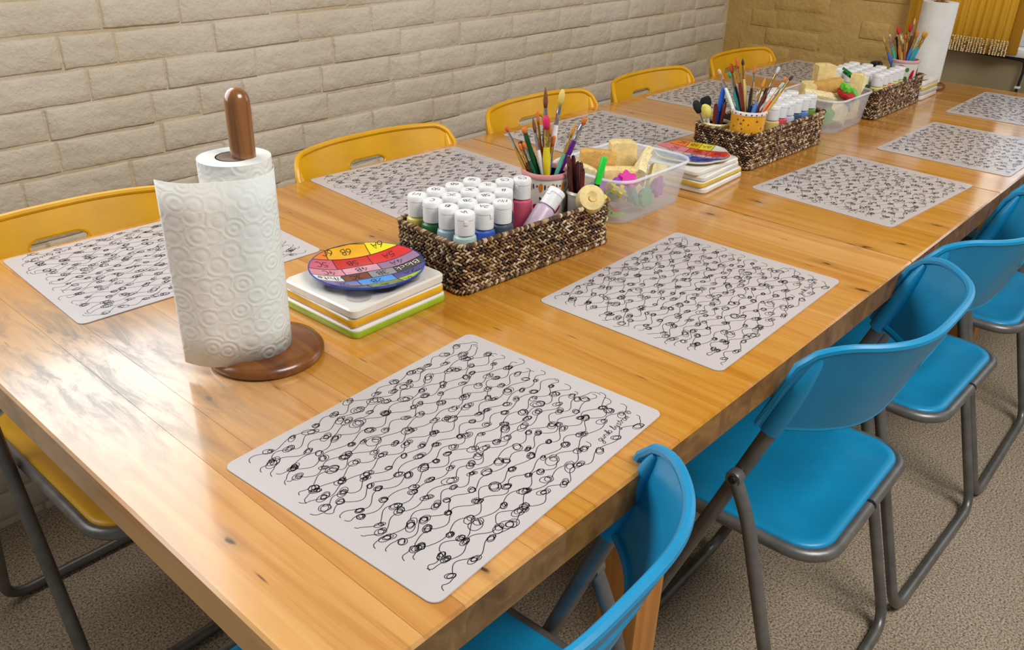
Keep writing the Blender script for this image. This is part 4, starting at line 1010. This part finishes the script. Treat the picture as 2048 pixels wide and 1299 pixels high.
stamp('gear', 1.002, .590, .056, .018, (60, -60, 0), (160, 90, 190), 'lilac toothed stamp near the left corner of the near tub', gC)
stamp('disc', 1.004, .612, .050, .016, (70, -60, 0), (40, 90, 180), 'blue round stamp in the left corner of the near tub', gC)
stamp('flower', 1.130, .554, .042, .018, (84, 0, 8), (170, 80, 170), 'violet flower stamp at the right of the near tub', gC)
stamp('arrow', 2.008, .556, .102, .020, (28, -8, 20), (110, 196, 50), 'lime arrow stamp lying on top in the far tub', gD, (90, 170, 40))
stamp('gear', 2.004, .552, .086, .024, (24, 0, 0), (186, 20, 28), 'red round stamp under the lime arrow in the far tub', gD)
stamp('disc', 2.038, .547, .086, .016, (50, 0, 10), (92, 180, 70), 'small green round stamp at the front rim of the far tub', gD)
stamp('flower', 2.118, .600, .118, .018, (25, 20, 0), (14, 130, 50), 'dark green flower stamp at the back of the far tub', gD)
stamp('disc', 1.966, .578, .038, .022, (84, -30, -34), (90, 170, 30), 'bright green disc stamp pressed against the corner of the far tub', gD)
stamp('crescent', 2.040, .562, .038, .022, (86, 20, 0), (120, 140, 190), 'grey-blue crescent stamp behind the far tub wall', gD)

# ------------------------------------------------------------------ ceramic palettes and painted plates
def palette(x, y, z, sx, sy, h, deg, band, label, group, wells=(), bandlow=False):
    t = thing('ceramic_palette', label, 'palette', (x, y, T+z), D2(deg), group)
    m = MB(); hx, hy = sx/2, sy/2
    lo = [rrect(hx-.003, hy-.003, .009, 0, 5), rrect(hx, hy, .011, .003, 5), rrect(hx, hy, .011, h-.0025, 5), rrect(hx-.0025, hy-.0025, .010, h, 5)]
    if not wells: m.loft(lo); m.build('tile', M_ceram, t, SM)
    else:
        m.loft(lo, cap1=False)
        nx, ny = 64, 52; vs = []; fs = []
        for j in range(ny+1):
            for i in range(nx+1):
                px = -(hx-.0025)+(sx-.005)*i/nx; py = -(hy-.0025)+(sy-.005)*j/ny; dz = 0
                for wx, wy, wr in wells:
                    dd = math.hypot(px-wx, py-wy)/wr
                    if dd < 1: dz = -.0050*(1-dd*dd)**.9
                # pull grid corners in to follow the rounded outline
                rr = .010; ax, ay = abs(px)-(hx-.0025-rr), abs(py)-(hy-.0025-rr)
                if ax > 0 and ay > 0 and math.hypot(ax, ay) > rr:
                    q = rr/math.hypot(ax, ay); px = math.copysign(hx-.0025-rr+ax*q, px); py = math.copysign(hy-.0025-rr+ay*q, py)
                vs.append((px, py, h+dz))
        for j in range(ny):
            for i in range(nx): a = j*(nx+1)+i; fs.append((a, a+1, a+nx+2, a+nx+1))
        m.add(vs, fs); m.build('tile', M_ceram, t, SM)
    if band:
        m = MB(); b0, b1 = (.0008, h*.70) if bandlow else (h*.20, h*.92)
        m.loft([rrect(hx+.0001, hy+.0001, .011, b0, 5), rrect(hx+.0006, hy+.0006, .0115, b0+.001, 5), rrect(hx+.0006, hy+.0006, .0115, b1-.001, 5), rrect(hx+.0001, hy+.0001, .011, b1, 5)], cap0=False, cap1=False)
        m.build('glazed_band', colm(band, .2), t, SM)
gq = 'palettes in the near stack'
wl = [(-.052, -.046, .0185), (-.007, -.048, .0185), (.038, -.048, .0185), (-.052, .0, .0185), (.05, .045, .0185)]
palette(.4625, .6125, .0, .178, .160, .0145, 1.5, (150, 178, 40), 'cream ceramic palette with lime green edge at the bottom of the near stack', gq, (), True)
palette(.4610, .6125, .0148, .176, .158, .0145, .5, (222, 168, 36), 'cream ceramic palette with amber edge in the middle of the near stack', gq)
palette(.4605, .6105, .0296, .177, .156, .0148, 2.0, None, 'white ceramic palette with round wells on top of the near stack', gq, wl)
gq = 'palettes in the middle stack'
palette(1.352, .603, .0, .178, .160, .0120, 3, None, 'white ceramic palette at the bottom of the middle stack', gq)
palette(1.350, .604, .0122, .176, .158, .0120, 1, (216, 182, 60), 'cream ceramic palette with yellow edge in the middle stack', gq)
palette(1.347, .605, .0244, .170, .154, .0115, 4, None, 'speckled white ceramic palette third from the bottom of the middle stack', gq)
palette(1.344, .607, .0362, .166, .150, .0105, -2, None, 'thin white ceramic palette directly under the scalloped plate', gq)
gq = 'palettes in the far stack'
palette(2.612, .600, .0, .146, .158, .0135, 0, None, 'white ceramic palette at the bottom of the far stack', gq)
palette(2.611, .599, .0137, .144, .156, .0135, -1, (190, 190, 186), 'white ceramic palette with grey edge second in the far stack', gq)
palette(2.610, .600, .0274, .144, .156, .0125, 1, (214, 190, 90), 'cream ceramic palette with yellow edge third in the far stack', gq)
palette(2.609, .600, .0401, .142, .154, .0110, 0, None, 'white ceramic palette on top of the far stack', gq)

def plate(x, y, z, Rr, ang, rows, label, lobes=0, depth=.012, tang=PI, rimcol=(30, 60, 150), tilt=(0, 0)):
    t = thing('painted_plate', label, 'plate', (x, y, T+z), ang); t.rotation_euler = (tilt[0], tilt[1], ang)
    def prof(r):                                   # height of the upper surface
        q = r/Rr; return .004+depth*max(0, (q-.42)/.58)**1.6
    def lob(px, py):
        if not lobes: return px, py
        a = math.atan2(py, px); s = 1-.075*(1-abs(math.cos(lobes*a/2)))*min(1, math.hypot(px, py)/Rr*1.1); return px*s, py*s
    m = MB(); seg = 72; P_ = [(.30, 0), (.45, 0), (.55, .002), (1.0, depth+.0005), (1.008, depth+.0035), (.985, depth+.0038)]
    loops = []
    for q, zz_ in P_: loops.append([lob(q*Rr*math.cos(2*PI*k/seg), q*Rr*math.sin(2*PI*k/seg))+(zz_,) for k in range(seg)])
    m.loft(loops, cap1=False); m.build('plate_rim', colm(rimcol, .12) if rimcol else M_ceram, t, SM)
    m = MB(); mats = []; tx = MB(); lines = MB(); S = Rr*.985
    def surf(px, py, dz=0): a, b = lob(px, py); return (a, b, prof(math.hypot(px, py))+dz)
    yb = S
    for (hgt, cells) in rows:
        y1_, y0_ = yb, yb-2*S*hgt; yb = y0_; xa = -1.
        for (xe, col, txt, tcol) in cells:
            cm = colm(col, .12, coat=.6)
            if cm not in mats: mats.append(cm)
            nx, ny = 14, 8; vs = []; fs = []
            for j in range(ny+1):
                yy = max(-S*.9999, min(S*.9999, y0_+(y1_-y0_)*j/ny)); c = math.sqrt(max(0, S*S-yy*yy)); l_, r_ = max(xa*S, -c), min(xe*S, c)
                l_ = min(l_, c); r_ = max(r_, -c); r_ = max(l_, r_)
                for i in range(nx+1): vs.append(surf(l_+(r_-l_)*i/nx, yy))
            for j in range(ny):
                for i in range(nx): a = j*(nx+1)+i; fs.append((a, a+1, a+nx+2, a+nx+1))
            m.add(vs, fs, mats.index(cm))
            if txt:
                cx = (max(xa, -.92)+min(xe, .92))/2*S; cy = (y0_+y1_)/2; size = min(2*S*hgt*.62, .0135)
                c = math.sqrt(max(0, S*S-cy*cy)); cx = max(-c*.80, min(c*.80, cx))
                ls, wt = text_lines(txt, size)
                for pl in ls:
                    pp = [(cx+math.cos(tang)*(px-wt/2)-math.sin(tang)*(py-size/2), cy+math.sin(tang)*(px-wt/2)+math.cos(tang)*(py-size/2)) for px, py in pl]
                    b = len(tx.v); tx.ribbon(pp, .0011, 0, 1 if tcol else 0)
                    tx.v[b:] = [surf(q[0], q[1], .0005) for q in tx.v[b:]]
            if xe < .99:
                b = len(lines.v); lines.ribbon([(max(-math.sqrt(max(0, S*S-yy*yy)), min(math.sqrt(max(0, S*S-yy*yy)), xe*S)), yy) for yy in [y0_+(y1_-y0_)*k/6 for k in range(7)]], .0011, 0)
                lines.v[b:] = [surf(q[0], q[1], .0003) for q in lines.v[b:]]
            xa = xe
        c = math.sqrt(max(0, S*S-y0_*y0_)); b = len(lines.v)
        if c > .01: lines.ribbon([(-c+2*c*k/20, y0_) for k in range(21)], .0011, 0); lines.v[b:] = [surf(q[0], q[1], .0003) for q in lines.v[b:]]
    m.build('painted_patches', mats, t, True)
    tx.build('lettering', [M_ink, M_ceram], t); lines.build('outline_lines', M_ink, t)
rows1 = [(.200, [(-.52, (226, 120, 30), '6C', 0), (.27, (226, 164, 20), '6B', 0), (1, (222, 206, 24), '6A', 0)]),
 (.175, [(-.46, (196, 86, 110), '5C', 0), (.20, (190, 16, 26), '5B', 0), (1, (204, 22, 28), '5A', 0)]),
 (.140, [(-.40, (206, 130, 146), '4C', 0), (.26, (206, 146, 166), '4B', 0), (1, (140, 106, 140), '4A', 0)]),
 (.140, [(-.50, (232, 232, 228), 'White', 0), (-.02, (104, 36, 18), '3C', 0), (.46, (128, 128, 132), '3B', 0), (1, (18, 18, 20), 'Black', 1)]),
 (.150, [(-.30, (70, 110, 190), '2C', 0), (.34, (40, 140, 220), '2B', 0), (1, (26, 40, 130), '2A', 0)]),
 (.195, [(-.22, (40, 70, 40), '', 0), (.34, (80, 140, 60), '1B', 0), (1, (160, 200, 40), '1A', 0)])]
plate(.468, .614, .0446, .084, D2(-20), rows1, 'round colour chart plate with numbered patches on the near palette stack')
rows2 = [(.24, [(-.35, (226, 110, 36), '6C', 0), (.0, (222, 170, 30), '6B', 0), (.35, (214, 200, 40), '6A', 0), (1, (222, 217, 204), '', 0)]),
 (.22, [(-.2, (206, 110, 120), '5C', 0), (.35, (204, 30, 30), '5B', 0), (1, (216, 60, 30), '5A', 0)]),
 (.12, [(-.2, (206, 166, 170), '4C', 0), (.4, (206, 160, 176), '4B', 0), (1, (190, 150, 170), '4A', 0)]),
 (.22, [(-.35, (110, 150, 206), '2C', 0), (.1, (50, 140, 214), '2B', 0), (1, (30, 60, 150), '2A', 0)]),
 (.20, [(-.1, (150, 196, 60), '1A', 0), (1, (40, 80, 170), '1B', 0)])]
plate(1.352, .608, .0469, .084, D2(-78), rows2, 'scalloped plate painted with colour patches on the middle palette stack', 6, .006, PI, None)
rows3 = [(.35, [(0, (90, 140, 60), '', 0), (1, (150, 170, 90), '', 0)]), (.30, [(.2, (60, 90, 160), '', 0), (1, (90, 110, 150), '', 0)]), (.35, [(0, (200, 200, 196), '', 0), (1, (210, 206, 190), '', 0)])]
plate(2.606, .602, .0513, .068, D2(-30), rows3, 'small blue and green painted plate on the far palette stack', 0, .004, 0, None)
